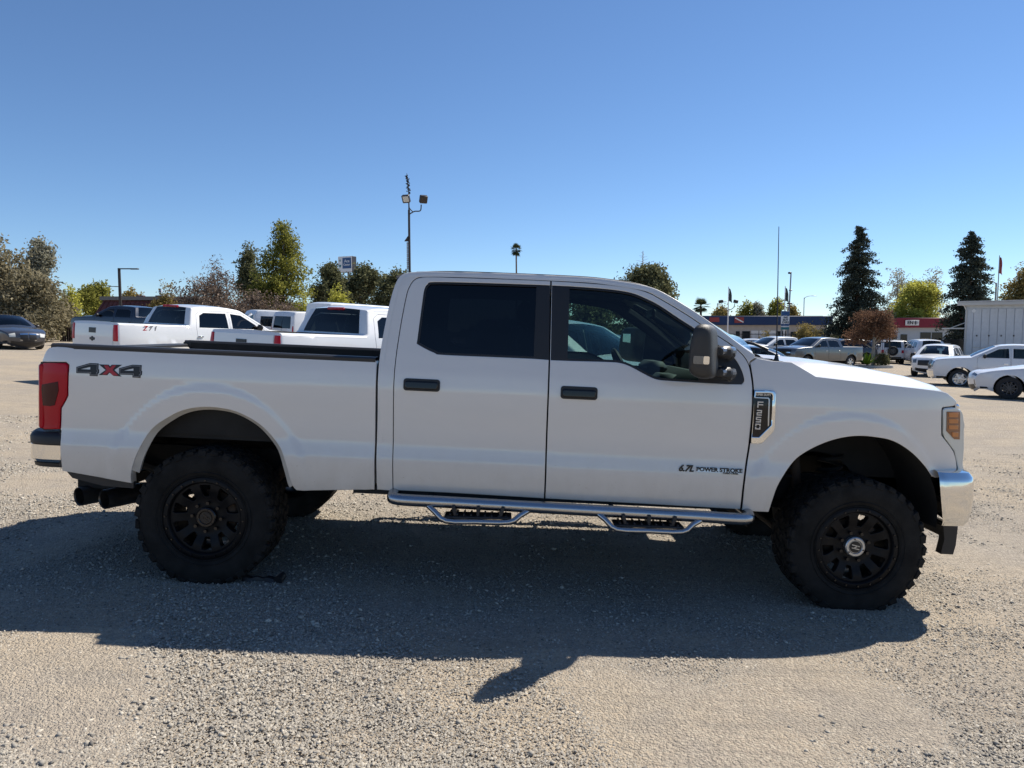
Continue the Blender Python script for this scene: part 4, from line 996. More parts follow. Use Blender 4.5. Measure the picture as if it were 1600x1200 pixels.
def vehicle(name, label, cat, pos, heading, spec, paint, group=None, alloy='alloy', extra=None, tilt=True, scale=1.0, trim=None):
    sl = SLOPE if pos[0] < 3 else math.atan(.022)
    mtx = Matrix.Translation(pos) @ (Matrix.Rotation(sl, 4, 'Y') if tilt else Matrix.Identity(4)) @ Matrix.Rotation(heading, 4, 'Z') @ Matrix.Scale(scale, 4)
    root = empty(name, mtx, label, cat, group)
    hz = zinterp(spec['h']); xf, xr = spec['ends']; tp = spec.get('taper', .16)
    def hf(x, z):
        h = hz(z)
        a = (x - (xf - .9)) / .9; b = ((xr + .8) - x) / .8
        if a > 0: h -= tp * a * a
        if b > 0: h -= tp * .7 * b * b
        for wx in spec['wheels']:
            d = math.hypot(x - wx, z - spec['wr']); ra = spec['ra']
            if d < ra + .14: h += .018 * (1 - sstep((d - ra - .04) / .10))
        return h
    r = spec.get('r', .06)
    # contour runs rear -> front
    cont = []; kinds = []; crs = []
    for kind, pts, cr in spec['segs'][::-1]:
        c = curve(pts[::-1], 3) if len(pts) > 2 else [tuple(np.array(pts[1]) + (np.array(pts[0]) - np.array(pts[1])) * k / 4) for k in range(5)]
        if cont: c = c[1:]; 
        cont += c; kinds += [kind] * len(c); crs += [cr] * len(c)
    m = len(cont); crs = np.convolve(np.pad(crs, 2, 'edge'), np.ones(5) / 5, 'valid')
    rows = across(cont, hf, r, list(crs), n=12)
    body = MB(); i = 0
    glass_runs = []
    while i < m - 1:
        k = kinds[i + 1]; j = i
        while j < m - 1 and kinds[j + 1] == k: j += 1
        seg = rows[i:j + 1]
        if k == 'body': body.grid(seg)
        elif k == 'glass':
            body.grid([q[:7] for q in seg]); body.grid([q[-7:] for q in seg]); glass_runs.append([q[6:-6] for q in seg])
        elif k == 'open':
            body.grid([q[:7] for q in seg]); body.grid([q[-7:] for q in seg])
        i = j
    shell = body.build('body_shell', paint, root, 50)
    for gr in glass_runs:
        MB().grid([[(x - 0, y, z) for x, y, z in q] for q in gr]).build('windscreen' if gr[0][0][0] > 0 else 'rear_window', spec.get('screen', 'glass_car'), root, 60)
    # flank outline
    ins = []
    for k, p in enumerate(cont):
        a = cont[max(0, k - 1)]; b = cont[min(m - 1, k + 1)]; t = np.array((b[0] - a[0], b[1] - a[1])); t /= np.linalg.norm(t) + 1e-9
        ins.append((p[0] + t[1] * r, p[1] - t[0] * r))
    zb = spec['zb']; ra = spec['ra']; wr = spec['wr']
    bot = []
    for wx in sorted(spec['wheels'], reverse=True):
        a0 = math.asin(max(-1, min(1, (zb - wr) / ra)))
        bot += [(wx + ra * math.cos(a), wr + ra * math.sin(a)) for a in np.linspace(a0, math.pi - a0, 14)]
    out = [(x, max(z, zb)) for x, z in ins] + bot
    out = dedupe(out, .004)
    doors = spec['doors']; wins = spec['windows']
    for s in (-1, 1):
        holes = [d for d, w in doors] + [w for w in wins]
        side = panel('body_side', out, holes, hf, s, paint, root, sp=.12, thick=.03, edge=.006)
        for d, w in doors:
            dp = panel('door', offset(d, .007), [w] if w else [], hf, s, paint, root, sp=.12, thick=.04, edge=.006)
            if w: panel('window', offset(w, -.004), [], hf, s, spec.get('glass', 'glass_car'), dp, sp=.2, thick=0, off=-.012, edge=0)
            xs_ = [p[0] for p in d]; zh = spec.get('handle_z', .98); xh = min(xs_) + .16
            MB().box((xh, s * (hf(xh, zh) + .012), zh), (.17, .03, .035), ch=.01).build('door_handle', trim or ('chrome' if paint == 'white_paint_far' and 'chrome' in spec else paint), dp)
        for w in wins:
            panel('window', offset(w, -.004), [], hf, s, spec.get('glass', 'glass_car'), side, sp=.2, thick=0, off=-.012, edge=0)
        mx, mz = spec['mirror']; MB().box((mx, s * (hf(mx, mz) + .10), mz + .03), (.13, .20, .17), ch=.05).box((mx + .02, s * (hf(mx, mz) + .0), mz), (.06, .12, .04)).build('door_mirror', spec.get('mirror_mat', 'far_black'), root, 60)
    # underside
    MB().box(((xf + xr) / 2, 0, zb + .12), (xf - xr - .3, hz(.6) * 2 - .25, .05)).box(((xf + xr) / 2, 0, zb + .05), (spec['wheels'][0] - spec['wheels'][1] - 2 * ra - .02, hz(.6) * 2 - .16, .08)).build('underbody', 'under_black', root)
    if not spec.get('noint'):
        it = MB(); zs = spec['seat_z']
        for sx in spec['seats']:
            for sy in (-.38, .38):
                it.box((sx, sy, zs), (.5, .5, .16), None, .04); it.box((sx - .26, sy, zs + .32), (.14, .48, .6), Matrix.Rotation(R(-12), 3, 'Y'), .04); it.box((sx - .34, sy, zs + .70), (.09, .25, .18), None, .03)
        dx = spec['dash']; it.box((dx, 0, zs + .27), (.5, 1.4, .22), None, .06); it.box((0, 0, zs - .2), (2.6, 1.5, .1))
        it.build('cabin_interior', 'seat_cloth', root)
    # wheels
    key = (wr, spec.get('tw', .24), spec.get('style', 'five'))
    if key not in WHEEL_CACHE: WHEEL_CACHE[key] = simple_wheel_meshes(*key)
    tm, wm = WHEEL_CACHE[key]
    for wx in spec['wheels']:
        for s in (-1, 1):
            w = bpy.data.objects.new('wheel', wm); COL.objects.link(w); w.parent = root; w.location = (wx, s * (hz(.6) - key[1] * .5 - .01), wr)
            if s > 0: w.rotation_euler = (0, 0, math.pi)
            if not wm.materials: wm.materials.append(MATS['alloy'])
            w.material_slots[0].link = 'OBJECT'; w.material_slots[0].material = MATS[alloy]
            ty = bpy.data.objects.new('tyre', tm); COL.objects.link(ty); ty.parent = w
            if not tm.materials: tm.materials.append(MATS['far_tyre'])
        # arch liners
        MB().grid([[(wx + ra * 1.02 * math.cos(a), y, wr + ra * 1.02 * math.sin(a)) for y in (-hz(.6) + .06, hz(.6) - .06)] for a in np.linspace(R(-10), R(190), 12)]).build('wheel_liner', 'under_black', root)
    # things set onto the nose and tail
    def surf(front, z, y, off):
        idx = range(m - 1, 0, -1) if front else range(0, m - 1)
        best = None
        for k in idx:
            a = cont[k]; b = cont[k - 1] if front else cont[k + 1]
            if (a[1] - z) * (b[1] - z) <= 0 and abs(a[1] - b[1]) > 1e-6:
                t = (z - a[1]) / (b[1] - a[1]); best = (a[0] + (b[0] - a[0]) * t, z, k); break
        if best is None: best = (cont[-1][0] if front else cont[0][0], z, m - 1 if front else 0)
        x, z, k = best; a = cont[max(0, k - 1)]; b = cont[min(m - 1, k + 1)]; t = np.array((b[0] - a[0], b[1] - a[1])); t /= np.linalg.norm(t) + 1e-9; nv = (-t[1], t[0])
        half = hf(x, z) - r; cr = crs[k]; y = math.copysign(min(abs(y), half + r * .92), y); ay = abs(y)
        dd = -cr * (1 - (ay / half) ** 2) if ay < half else r - math.sqrt(max(0, r * r - min(r, ay - half) ** 2))
        return (x - nv[0] * (dd - off), y, z - nv[1] * (dd - off))
    for nm, front, y0, y1, z0, z1, mm, off in spec['fit']:
        for sg in ((1,) if y0 < 0 < y1 else (1, -1)):
            g_ = [[surf(front, z, sg * y, off) for y in np.linspace(y0, y1, 7)] for z in np.linspace(z0, z1, 5)]
            gb = [[surf(front, z, sg * y, -.03) for y in np.linspace(y0, y1, 7)] for z in np.linspace(z0, z1, 5)]
            q = MB().grid(g_); 
            ringf = g_[0] + [w_[-1] for w_ in g_[1:]] + g_[-1][::-1][1:] + [w_[0] for w_ in g_[::-1]][1:]
            ringb = gb[0] + [w_[-1] for w_ in gb[1:]] + gb[-1][::-1][1:] + [w_[0] for w_ in gb[::-1]][1:]
            q.grid([ringf, ringb]); q.build(nm, mm, root, 30)
    if spec.get('bed'):
        x0, x1, zr = spec['bed']; b = MB(); hw = hf((x0 + x1) / 2, zr) - .10
        b.box(((x0 + x1) / 2, 0, .80), (x1 - x0, hw * 2, .04))
        for s in (-1, 1): b.box(((x0 + x1) / 2, s * hw, (zr + .8) / 2 - .01), (x1 - x0, .03, zr - .82))
        b.box((x1 - .02, 0, (zr + .8) / 2), (.03, hw * 2, zr - .8)); b.box((x0 + .02, 0, (zr + .8) / 2 - .03), (.05, hw * 2, zr - .84)); b.build('bed_liner', 'far_black', root)
    if extra: extra(root, hf, surf, paint)
    return root

def pickup_spec(chrome=True, glass='glass_dark', dual=False):
    s = dict(ends=(2.86, -3.0), wheels=(1.87, -1.87), wr=.41, ra=.50, zb=.50, tw=.27, style='six', r=.05, taper=.10, handle_z=1.10,
      h=[(.4,.92),(.6,.965),(.8,.99),(1.0,.99),(1.2,.975),(1.36,.95),(1.6,.86),(1.86,.74),(2.0,.70)],
      segs=[('body', [(2.74,.42),(2.84,.55),(2.87,.75),(2.86,1.0),(2.80,1.14)], .13), ('body', [(2.80,1.14),(2.70,1.21),(2.2,1.28),(1.50,1.33)], .06), ('glass', [(1.50,1.33),(1.15,1.52),(.66,1.79)], .10),
            ('body', [(.66,1.79),(.50,1.845),(0,1.89),(-.65,1.88),(-.96,1.83)], .04), ('glass', [(-.96,1.83),(-1.05,1.6),(-1.12,1.40)], .04), ('body', [(-1.12,1.40),(-1.14,1.38),(-1.16,1.372)], .0),
            ('open', [(-1.16,1.372),(-2.0,1.375),(-2.94,1.375)], 0), ('body', [(-2.94,1.375),(-2.985,1.35),(-3.0,1.1),(-2.99,.75),(-2.93,.52)], .03)],
      doors=[([(1.28,.60),(1.30,1.30),(1.10,1.47),(.60,1.745),(.16,1.775),(.14,.60)], [(1.12,1.33),(.98,1.46),(.56,1.695),(.22,1.725),(.20,1.33)]),
             ([(.12,.60),(.13,1.775),(-.70,1.765),(-.86,1.68),(-.93,1.35),(-.90,.95),(-.98,.60)], [(.07,1.33),(.07,1.725),(-.62,1.715),(-.77,1.64),(-.84,1.33)])],
      windows=[], mirror=(1.05, 1.36), seat_z=.95, seats=(.35, -.55), dash=1.15, glass=glass, screen='glass_car', bed=(-2.94, -1.18, 1.36), chrome=1,
      fit=[('grille', True, -.62, .62, .80, 1.12, 'far_black', .012), ('grille_bar', True, -.62, .62, .93, .99, 'chrome' if chrome else 'far_black', .03), ('headlamp', True, .66, .93, .88, 1.12, 'lamp_grey', .012),
           ('front_bumper', True, -.95, .95, .52, .72, 'chrome' if chrome else 'far_black', .05), ('tail_lamp', False, .79, .985, .95, 1.33, 'red_lens', .02), ('tailgate', False, -.76, .76, .78, 1.33, 'TG', .012), ('tailgate_handle', False, -.13, .13, 1.12, 1.24, 'far_black', .022),
           ('rear_bumper', False, -.95, .95, .55, .72, 'chrome' if chrome else 'far_black', .10)])
    return s
def with_paint(s, p):
    s = dict(s); s['fit'] = [tuple(p if v == 'TG' else v for v in f) for f in s['fit']]; return s
SEDAN = dict(ends=(2.32,-2.32), wheels=(1.40,-1.42), wr=.33, ra=.39, zb=.22, tw=.22, style='ten', r=.06, taper=.22, handle_z=.82,
      h=[(.2,.80),(.35,.87),(.6,.905),(.8,.90),(.95,.87),(1.1,.79),(1.4,.60),(1.5,.55)],
      segs=[('body', [(2.18,.20),(2.28,.30),(2.33,.48),(2.30,.62),(2.20,.72)], .16), ('body', [(2.20,.72),(1.8,.83),(1.2,.92),(.95,.95)], .06), ('glass', [(.95,.95),(.55,1.19),(.12,1.37)], .10),
            ('body', [(.12,1.37),(-.2,1.42),(-.6,1.42),(-.95,1.36)], .04), ('glass', [(-.95,1.36),(-1.35,1.18),(-1.70,1.03)], .06), ('body', [(-1.70,1.03),(-2.1,1.0),(-2.25,.96)], .04), ('body', [(-2.25,.96),(-2.32,.80),(-2.33,.5),(-2.25,.25)], .10)],
      doors=[([(.88,.32),(.92,.88),(.60,1.12),(.10,1.325),(-.12,1.36),(-.16,.32)], [(.74,.94),(.50,1.12),(.08,1.295),(-.08,1.31),(-.10,.94)]), ([(-.18,.32),(-.14,1.36),(-.5,1.35),(-.9,1.26),(-1.12,1.08),(-1.10,.85),(-.95,.6),(-.92,.32)], [(-.20,.94),(-.18,1.31),(-.5,1.30),(-.86,1.21),(-1.02,1.06),(-1.02,.96)])],
      windows=[], mirror=(.72,.94), seat_z=.55, seats=(.15,-.70), dash=.85, glass='glass_car', screen='glass_car',
      fit=[('grille', True, .03, .30, .46, .60, 'far_black', .012), ('grille_surround', True, .02, .31, .60, .625, 'chrome', .016), ('grille_surround', True, .02, .31, .44, .46, 'chrome', .016), ('headlamp', True, .46, .84, .54, .66, 'lamp_lens', .010), ('lower_intake', True, -.70, .70, .26, .38, 'far_black', .01), ('number_plate', True, -.22, .22, .40, .46, 'far_black', .03),
           ('tail_lamp', False, .45, .85, .72, .86, 'red_lens', .01), ('number_plate', False, -.22, .22, .70, .82, 'plate', .012)])
SUV = dict(ends=(2.35,-2.35), wheels=(1.42,-1.42), wr=.37, ra=.44, zb=.30, tw=.24, style='five', r=.07, taper=.20, handle_z=.98,
      h=[(.25,.84),(.45,.91),(.7,.945),(.95,.94),(1.1,.90),(1.3,.83),(1.65,.66),(1.8,.62)],
      segs=[('body', [(2.20,.28),(2.31,.40),(2.36,.62),(2.33,.85),(2.22,.97)], .16), ('body', [(2.22,.97),(1.8,1.05),(1.15,1.12)], .06), ('glass', [(1.15,1.12),(.80,1.36),(.40,1.58)], .09),
            ('body', [(.40,1.58),(.1,1.66),(-.7,1.69),(-1.6,1.64),(-1.95,1.58)], .04), ('glass', [(-1.95,1.58),(-2.12,1.35),(-2.22,1.12)], .06), ('body', [(-2.22,1.12),(-2.32,.95),(-2.36,.65),(-2.28,.34)], .08)],
      doors=[([(.98,.42),(1.02,1.04),(.72,1.30),(.36,1.52),(.0,1.60),(-.04,.42)], [(.86,1.10),(.66,1.28),(.34,1.48),(.05,1.53),(.03,1.10)]), ([(-.06,.42),(-.02,1.60),(-.9,1.60),(-1.05,1.4),(-1.08,1.0),(-.98,.75),(-.92,.42)], [(-.07,1.10),(-.07,1.53),(-.86,1.53),(-.98,1.38),(-1.0,1.10)])],
      windows=[[(-1.16,1.12),(-1.14,1.38),(-1.04,1.53),(-1.55,1.50),(-1.80,1.40),(-1.85,1.16)]], mirror=(.82,1.10), seat_z=.75, seats=(.2,-.7), dash=.95, glass='glass_dark', screen='glass_car',
      fit=[('grille', True, -.48, .48, .62, .84, 'far_black', .012), ('headlamp', True, .55, .88, .72, .88, 'lamp_grey', .012), ('lower_intake', True, -.6, .6, .36, .48, 'far_black', .012), ('tail_lamp', False, .62, .90, .85, 1.08, 'red_lens', .012), ('number_plate', False, -.25, .25, .78, .90, 'plate', .014), ('rear_bumper', False, -.85, .85, .38, .55, 'far_black', .012)])
VAN = dict(ends=(2.75,-2.80), wheels=(1.85,-1.75), wr=.36, ra=.43, zb=.34, tw=.24, style='six', r=.07, taper=.10, handle_z=1.05,
      h=[(.3,.90),(.5,.97),(.8,1.0),(1.2,.99),(1.6,.95),(2.0,.88),(2.2,.84),(2.8,.8)],
      segs=[('body', [(2.62,.30),(2.74,.45),(2.76,.75),(2.70,1.0),(2.55,1.10)], .20), ('body', [(2.55,1.10),(2.2,1.22),(2.0,1.30)], .08), ('glass', [(2.0,1.30),(1.65,1.65),(1.30,1.98)], .12),
            ('body', [(1.30,1.98),(1.0,2.07),(0,2.10),(-2.2,2.09),(-2.62,2.04)], .04), ('body', [(-2.62,2.04),(-2.70,1.9),(-2.73,1.84)], .02), ('glass', [(-2.73,1.84),(-2.77,1.5),(-2.79,1.26)], .02), ('body', [(-2.79,1.26),(-2.80,.9),(-2.78,.38)], .02)],
      doors=[([(1.55,.50),(1.60,1.25),(1.30,1.60),(1.05,1.84),(.62,1.86),(.58,.50)], [(1.42,1.25),(1.20,1.55),(.98,1.78),(.68,1.79),(.66,1.22)]), ([(.56,.50),(.60,1.86),(-.60,1.86),(-.62,.50)], [(.50,1.25),(.52,1.79),(-.53,1.79),(-.55,1.25)])],
      windows=[[(-.72,1.25),(-.70,1.79),(-1.55,1.79),(-1.57,1.25)],[(-1.66,1.25),(-1.64,1.79),(-2.45,1.78),(-2.5,1.28)]], mirror=(1.40,1.30), seat_z=.95, seats=(.85,-.2,-1.2), dash=1.75, glass='glass_car', screen='glass_car',
      fit=[('grille', True, -.5, .5, .70, .90, 'far_black', .012), ('headlamp', True, .6, .9, .85, 1.05, 'lamp_grey', .012), ('tail_lamp', False, .86, .985, .80, 1.38, 'red_lens', .015), ('number_plate', False, -.2, .2, .8, .92, 'plate', .012), ('rear_bumper', False, -.95, .95, .40, .58, 'far_black', .03), ('door_seal', False, -.012, .012, .60, 1.95, 'far_black', .006)])
def cargo_van(high=0.0):
    s = dict(VAN); s['doors'] = [VAN['doors'][0], (VAN['doors'][1][0], None)]; s['windows'] = []
    if high:
        s['segs'] = [(k, [(x, z if z < 1.95 else z + high) for x, z in p], c) for k, p, c in VAN['segs']]
    return s
def place(px, py, lift=0.0):
    p = on_ground(px, py); return Vector((p.x, p.y, ground_z(p.x, p.y) + lift))
def spot(px, d): 
    p = at(px, 520, d); return Vector((p.x, p.y, ground_z(p.x, p.y)))
mat('sedan_grey', (.06,.063,.075), .35, .5, coat=1.0); mat('navy_paint', (.012,.018,.035), .4, .2, coat=1.0); mat('grey_paint', (.13,.135,.14), .35, .7, coat=1.0)
mat('silver_paint', (.42,.43,.44), .35, .7, coat=1.0); mat('black_paint', (.010,.010,.012), .3, coat=1.0); mat('red_paint', (.25,.01,.015), .35, coat=1.0)
WF = 'white_paint_far'
PK = with_paint(pickup_spec(), WF)
# left-hand row
vehicle('sedan', 'dark grey sedan with twin kidney grille at the left edge of the lot', 'sedan', spot(8, 31.5), R(-36), SEDAN, 'sedan_grey')
def offroad_decal(root, hf, surf, paint):
    x, z = -2.35, 1.27
    for k, (ch, mm) in enumerate((('Z', 'decal_red'), ('7', 'decal_grey'), ('1', 'decal_grey'))):
        xx = x + k * .13; text('decal_lettering', ch, .17, mm, root, Matrix.Translation((xx, -hf(xx, z) - .004, z)), .002, .004, .3)
    for y, zz, w in ((0, .98, .05),): MB().box((-3.045, y, zz), (.02, .20, .06), ch=.01).build('tailgate_badge', 'far_black', root); MB().box((-3.045, y, zz), (.022, .07, .11), ch=.01).build('tailgate_badge', 'far_black', root)
    MB().tube([(-1.0, -.3, 1.86), (-.98, .3, 1.86)], .03, 8).build('third_brake_lamp', 'red_lens', root)
def brake_lamp(root, hf, surf, paint):
    MB().box((-1.0, 0, 1.845), (.05, .44, .05), ch=.015).build('third_brake_lamp', 'red_lens', root)
vehicle('pickup_truck', 'white crew cab pickup with off road decal on its bed, left of the twin pickup', 'pickup truck', spot(314, 19.6) + Vector((0, 0, .10)), R(61), PK, WF, 'white pickups behind the bed', extra=offroad_decal)
vehicle('pickup_truck', 'white pickup with wide dark rear window parked just behind the truck bed', 'pickup truck', spot(578, 14.2) + Vector((0, 0, .12)), R(57), PK, WF, 'white pickups behind the bed', extra=brake_lamp)
vehicle('pickup_truck', 'dark navy pickup facing left behind the white pickup with decal', 'pickup truck', spot(204, 36) + Vector((0, 0, .22)), R(165), with_paint(pickup_spec(False), 'navy_paint'), 'navy_paint', alloy='alloy_dark')
def open_hood(root, hf, surf, paint):
    b = MB(); b.grid([[(1.2 + .85 * t * .72, y, 1.12 + .95 * t * .62 + .05 * (1 - (y / .7) ** 2)) for y in np.linspace(-.68, .68, 7)] for t in np.linspace(0, 1, 5)])
    o = b.build('raised_bonnet', paint, root); md = o.modifiers.new('thickness', 'SOLIDIFY'); md.thickness = .03
    MB().tube([(1.7, .6, 1.0), (1.78, .6, 1.5)], .012, 6).build('bonnet_prop', 'far_black', root)
vehicle('suv', 'white sport utility vehicle with its bonnet raised beyond the white pickups', 'suv', spot(318, 30) + Vector((0, 0, .25)), R(25), SUV, WF, extra=open_hood)
vehicle('van', 'white passenger van with side windows, left of the windowless vans', 'van', spot(468, 38.5) + Vector((0, 0, .15)), R(38), VAN, WF, 'white vans at the back of the lot')
vehicle('van', 'white panel van with dark rear door windows between the other vans', 'van', spot(512, 36.8) + Vector((0, 0, .12)), R(52), cargo_van(), WF, 'white vans at the back of the lot')
hv = cargo_van(.45); hv['fit'] = [f for f in VAN['fit']]
hv['segs'] = [(('body' if (k == 'glass' and p[0][0] < 0) else k), p, c) for k, p, c in hv['segs']]
vehicle('van', 'tall white high roof van directly behind the white pickup cab', 'van', spot(582, 26.7) + Vector((0, 0, .05)), R(48), hv, WF, 'white vans at the back of the lot', scale=.93)
# seen through the cab windows
mat('pale_green_white', (.74,.75,.74), .4, coat=1.0)
vehicle('pickup_truck', 'white pickup facing right seen through the front door window', 'pickup truck', Vector((.55, 12.0, ground_z(.55) + .0)), R(-44), dict(PK, screen='glass_screen'), WF)
vehicle('suv', 'black sport utility vehicle seen through the front door window beyond the white pickup', 'suv', Vector((2.9, 19.0, ground_z(2.9))), R(-20), SUV, 'black_paint', alloy='alloy_dark')
# right-hand row
vehicle('sedan', 'black coupe parked beyond the bonnet with its roof just showing', 'coupe', spot(1190, 27), R(-20), SEDAN, 'black_paint', alloy='alloy_dark')
vehicle('pickup_truck', 'silver white pickup facing left behind the grey pickup', 'pickup truck', spot(1214, 47), R(200), with_paint(pickup_spec(), 'silver_paint'), WF)
vehicle('pickup_truck', 'metallic grey crew cab pickup with chrome grille, its front towards us', 'pickup truck', spot(1277, 44), R(206), with_paint(pickup_spec(), 'grey_paint'), 'grey_paint', trim='chrome')
vehicle('suv', 'black sport utility vehicle half hidden behind the grey pickup', 'suv', spot(1312, 54), R(190), SUV, 'black_paint', alloy='alloy_dark', scale=1.1)
def spare(root, hf, surf, paint):
    tm, wm = WHEEL_CACHE[(.37, .24, 'five')]
    w = bpy.data.objects.new('spare_wheel', wm); COL.objects.link(w); w.parent = root; w.location = (-2.45, 0, 1.0); w.rotation_euler = (0, 0, R(-90)); w.material_slots[0].link = 'OBJECT'; w.material_slots[0].material = MATS['alloy_dark']
    t = bpy.data.objects.new('tyre', tm); COL.objects.link(t); t.parent = w
JEEP = dict(SUV); JEEP['segs'] = [('body', [(2.2,.40),(2.3,.55),(2.32,.8),(2.30,1.05),(2.2,1.15)], .06), ('body', [(2.2,1.15),(1.7,1.19),(1.2,1.22)], .04), ('glass', [(1.2,1.22),(1.05,1.48),(.90,1.74)], .06), ('body', [(.90,1.74),(.7,1.80),(-.7,1.83),(-1.9,1.80),(-2.15,1.74)], .03), ('glass', [(-2.15,1.74),(-2.20,1.5),(-2.24,1.26)], .03), ('body', [(-2.24,1.26),(-2.28,1.1),(-2.30,.8),(-2.27,.45)], .03)]
JEEP['h'] = [(.3,.88),(.5,.92),(.9,.94),(1.2,.92),(1.5,.86),(1.8,.80),(2.0,.78)]
JEEP['doors'] = [([(.98,.50),(1.02,1.18),(.88,1.70),(.0,1.72),(-.04,.50)], [(.92,1.24),(.80,1.66),(.05,1.66),(.03,1.24)]), ([(-.06,.50),(-.02,1.72),(-.95,1.72),(-1.0,1.0),(-.92,.50)], [(-.07,1.24),(-.07,1.66),(-.90,1.66),(-.93,1.24)])]
JEEP['windows'] = [[(-1.08,1.26),(-1.06,1.66),(-2.0,1.66),(-2.05,1.28)]]
vehicle('suv', 'boxy white off roader with a spare wheel on its tailgate', 'off roader', spot(1390, 58), R(68), JEEP, WF, extra=spare)
vehicle('suv', 'dark sport utility vehicle between the boxy off roader and the red fascia building', 'suv', spot(1404, 62), R(-15), SUV, 'black_paint', scale=1.12)
def open_door(root, hf, surf, paint):
    MB().box((-.02, -1.35, 1.0), (.08, .85, .95), Matrix.Rotation(R(15), 3, 'Z'), .03).build('open_door', 'silver_paint', root)
    MB().box((1.0, -1.42, .98), (.08, .95, .95), Matrix.Rotation(R(-25), 3, 'Z'), .03).build('open_door', paint, root)
vehicle('suv', 'white sport utility vehicle seen from behind with its side doors open', 'suv', spot(1440, 55), R(76), SUV, WF, extra=open_door, scale=1.16)
vehicle('crossover', 'white crossover with bright windscreen facing us beside the white pickup', 'crossover', spot(1467, 37.5), R(-131), dict(SUV, screen='glass_screen'), WF, alloy='alloy_dark', scale=.98)
vehicle('pickup_truck', 'white pickup with bright alloy wheels facing left by the metal shed', 'pickup truck', spot(1582, 28.8) - Vector((0, 0, .10)), R(152), dict(PK, glass='glass_car'), WF, scale=.97)
EV = dict(SEDAN, style='ten', wr=.36, ra=.42); EV['fit'] = [('headlamp', True, .40, .80, .70, .75, 'lamp_grey', .008), ('lower_intake', True, -.55, .55, .34, .44, 'far_black', .008), ('side_intake', True, .60, .72, .40, .58, 'far_black', .008), ('tail_lamp', False, .45, .85, .82, .90, 'red_lens', .01)]; EV['segs'] = [(k, [(x, z + .08) for x, z in p], c) for k, p, c in SEDAN['segs']]
vehicle('crossover', 'low white electric car with dark wheels cut off by the right edge', 'car', spot(1660, 22.6), R(150), EV, WF, alloy='alloy_dark')
# small cars far behind the fence
far = [(1156, 74, R(10), SUV, 'red_paint', 'small red car in front of the blue fascia building'), (1166, 66, R(185), SUV, WF, 'white car nearest the floodlight flagpole by the fence'), (1192, 62, R(190), SUV, 'black_paint', 'black car with white roof bars left of the silver white pickup'),
       (1345, 62, R(15), SUV, 'silver_paint', 'silver car behind the iron fence left of the red leaved tree'), (1362, 68, R(170), SUV, WF, 'white car behind the iron fence below the red leaved tree'), (1330, 70, R(0), SUV, WF, 'white car behind the fence under the tall redwood')]
for px, d, h_, sp_, pt, lb in far: vehicle('parked_car', lb, 'car', spot(px, d), h_, sp_, pt, 'cars behind the iron fence')
# ================================================================== TREES AND SHRUBS
def leaf_mat(name, lo, hi, trans=.25):
    m = bpy.data.materials.new(name); m.use_nodes = True; nt = m.node_tree; nt.nodes.clear(); N = nt.nodes; L = nt.links
    o = N.new('ShaderNodeOutputMaterial'); a = N.new('ShaderNodeAttribute'); a.attribute_name = 'shade'; r = N.new('ShaderNodeValToRGB')
    r.color_ramp.elements[0].color = (*lo, 1); r.color_ramp.elements[1].color = (*hi, 1); L.new(a.outputs['Fac'], r.inputs[0])
    d = N.new('ShaderNodeBsdfDiffuse'); t = N.new('ShaderNodeBsdfTranslucent'); mx = N.new('ShaderNodeMixShader'); mx.inputs[0].default_value = trans
    L.new(r.outputs[0], d.inputs[0]); L.new(r.outputs[0], t.inputs[0]); L.new(d.outputs[0], mx.inputs[1]); L.new(t.outputs[0], mx.inputs[2]); L.new(mx.outputs[0], o.inputs[0])
    MATS[name] = m
leaf_mat('leaf_olive', (.12,.108,.065), (.40,.35,.23), .4); leaf_mat('leaf_grey', (.16,.16,.12), (.46,.44,.34), .4); leaf_mat('leaf_yellow', (.26,.26,.05), (.62,.60,.14), .5)
leaf_mat('leaf_green', (.09,.10,.025), (.38,.37,.09), .5); leaf_mat('leaf_oak', (.055,.062,.032), (.25,.25,.135), .35); leaf_mat('leaf_redwood', (.026,.036,.030), (.11,.125,.095), .25)
leaf_mat('leaf_rust', (.09,.05,.035), (.28,.17,.11), .35); leaf_mat('leaf_twig', (.10,.075,.06), (.34,.26,.20), .15); leaf_mat('leaf_palm', (.03,.04,.015), (.13,.14,.06), .2)
leaf_mat('leaf_autumn', (.13,.11,.04), (.42,.33,.13), .4); leaf_mat('leaf_distant', (.05,.055,.03), (.17,.17,.09), .2); leaf_mat('leaf_lime', (.12,.20,.02), (.30,.45,.05), .35)
mat('bark', (.15,.115,.09), .9, noise=(6,.4)); mat('bark_pale', (.30,.27,.22), .9, noise=(6,.3)); mat('bark_red', (.09,.05,.035), .9, noise=(6,.4))
def leaf_cards(P, size, aspect=.6, flat=0.0, dirs=None):
    """one mesh of small leaf faces at points P"""
    n = len(P); s = size * (.6 + .8 * RNG.random((n, 1)))
    a = RNG.normal(size=(n, 3)) if dirs is None else dirs + RNG.normal(size=(n, 3)) * .35
    a /= np.linalg.norm(a, axis=1)[:, None]
    b = np.cross(a, RNG.normal(size=(n, 3))); b /= np.linalg.norm(b, axis=1)[:, None] + 1e-9
    a = a * s; b = b * s * aspect
    k = (RNG.random((n, 1)) - .5) * .4; c = np.cross(a, b); c /= np.linalg.norm(c, axis=1)[:, None] + 1e-9; c *= s * .25
    V = np.stack([P - a, P + b * .9 + c - a * k, P + a, P - b * .9 + c + a * k], 1).reshape(-1, 3)
    F = np.arange(n * 4).reshape(-1, 4)
    return V, F
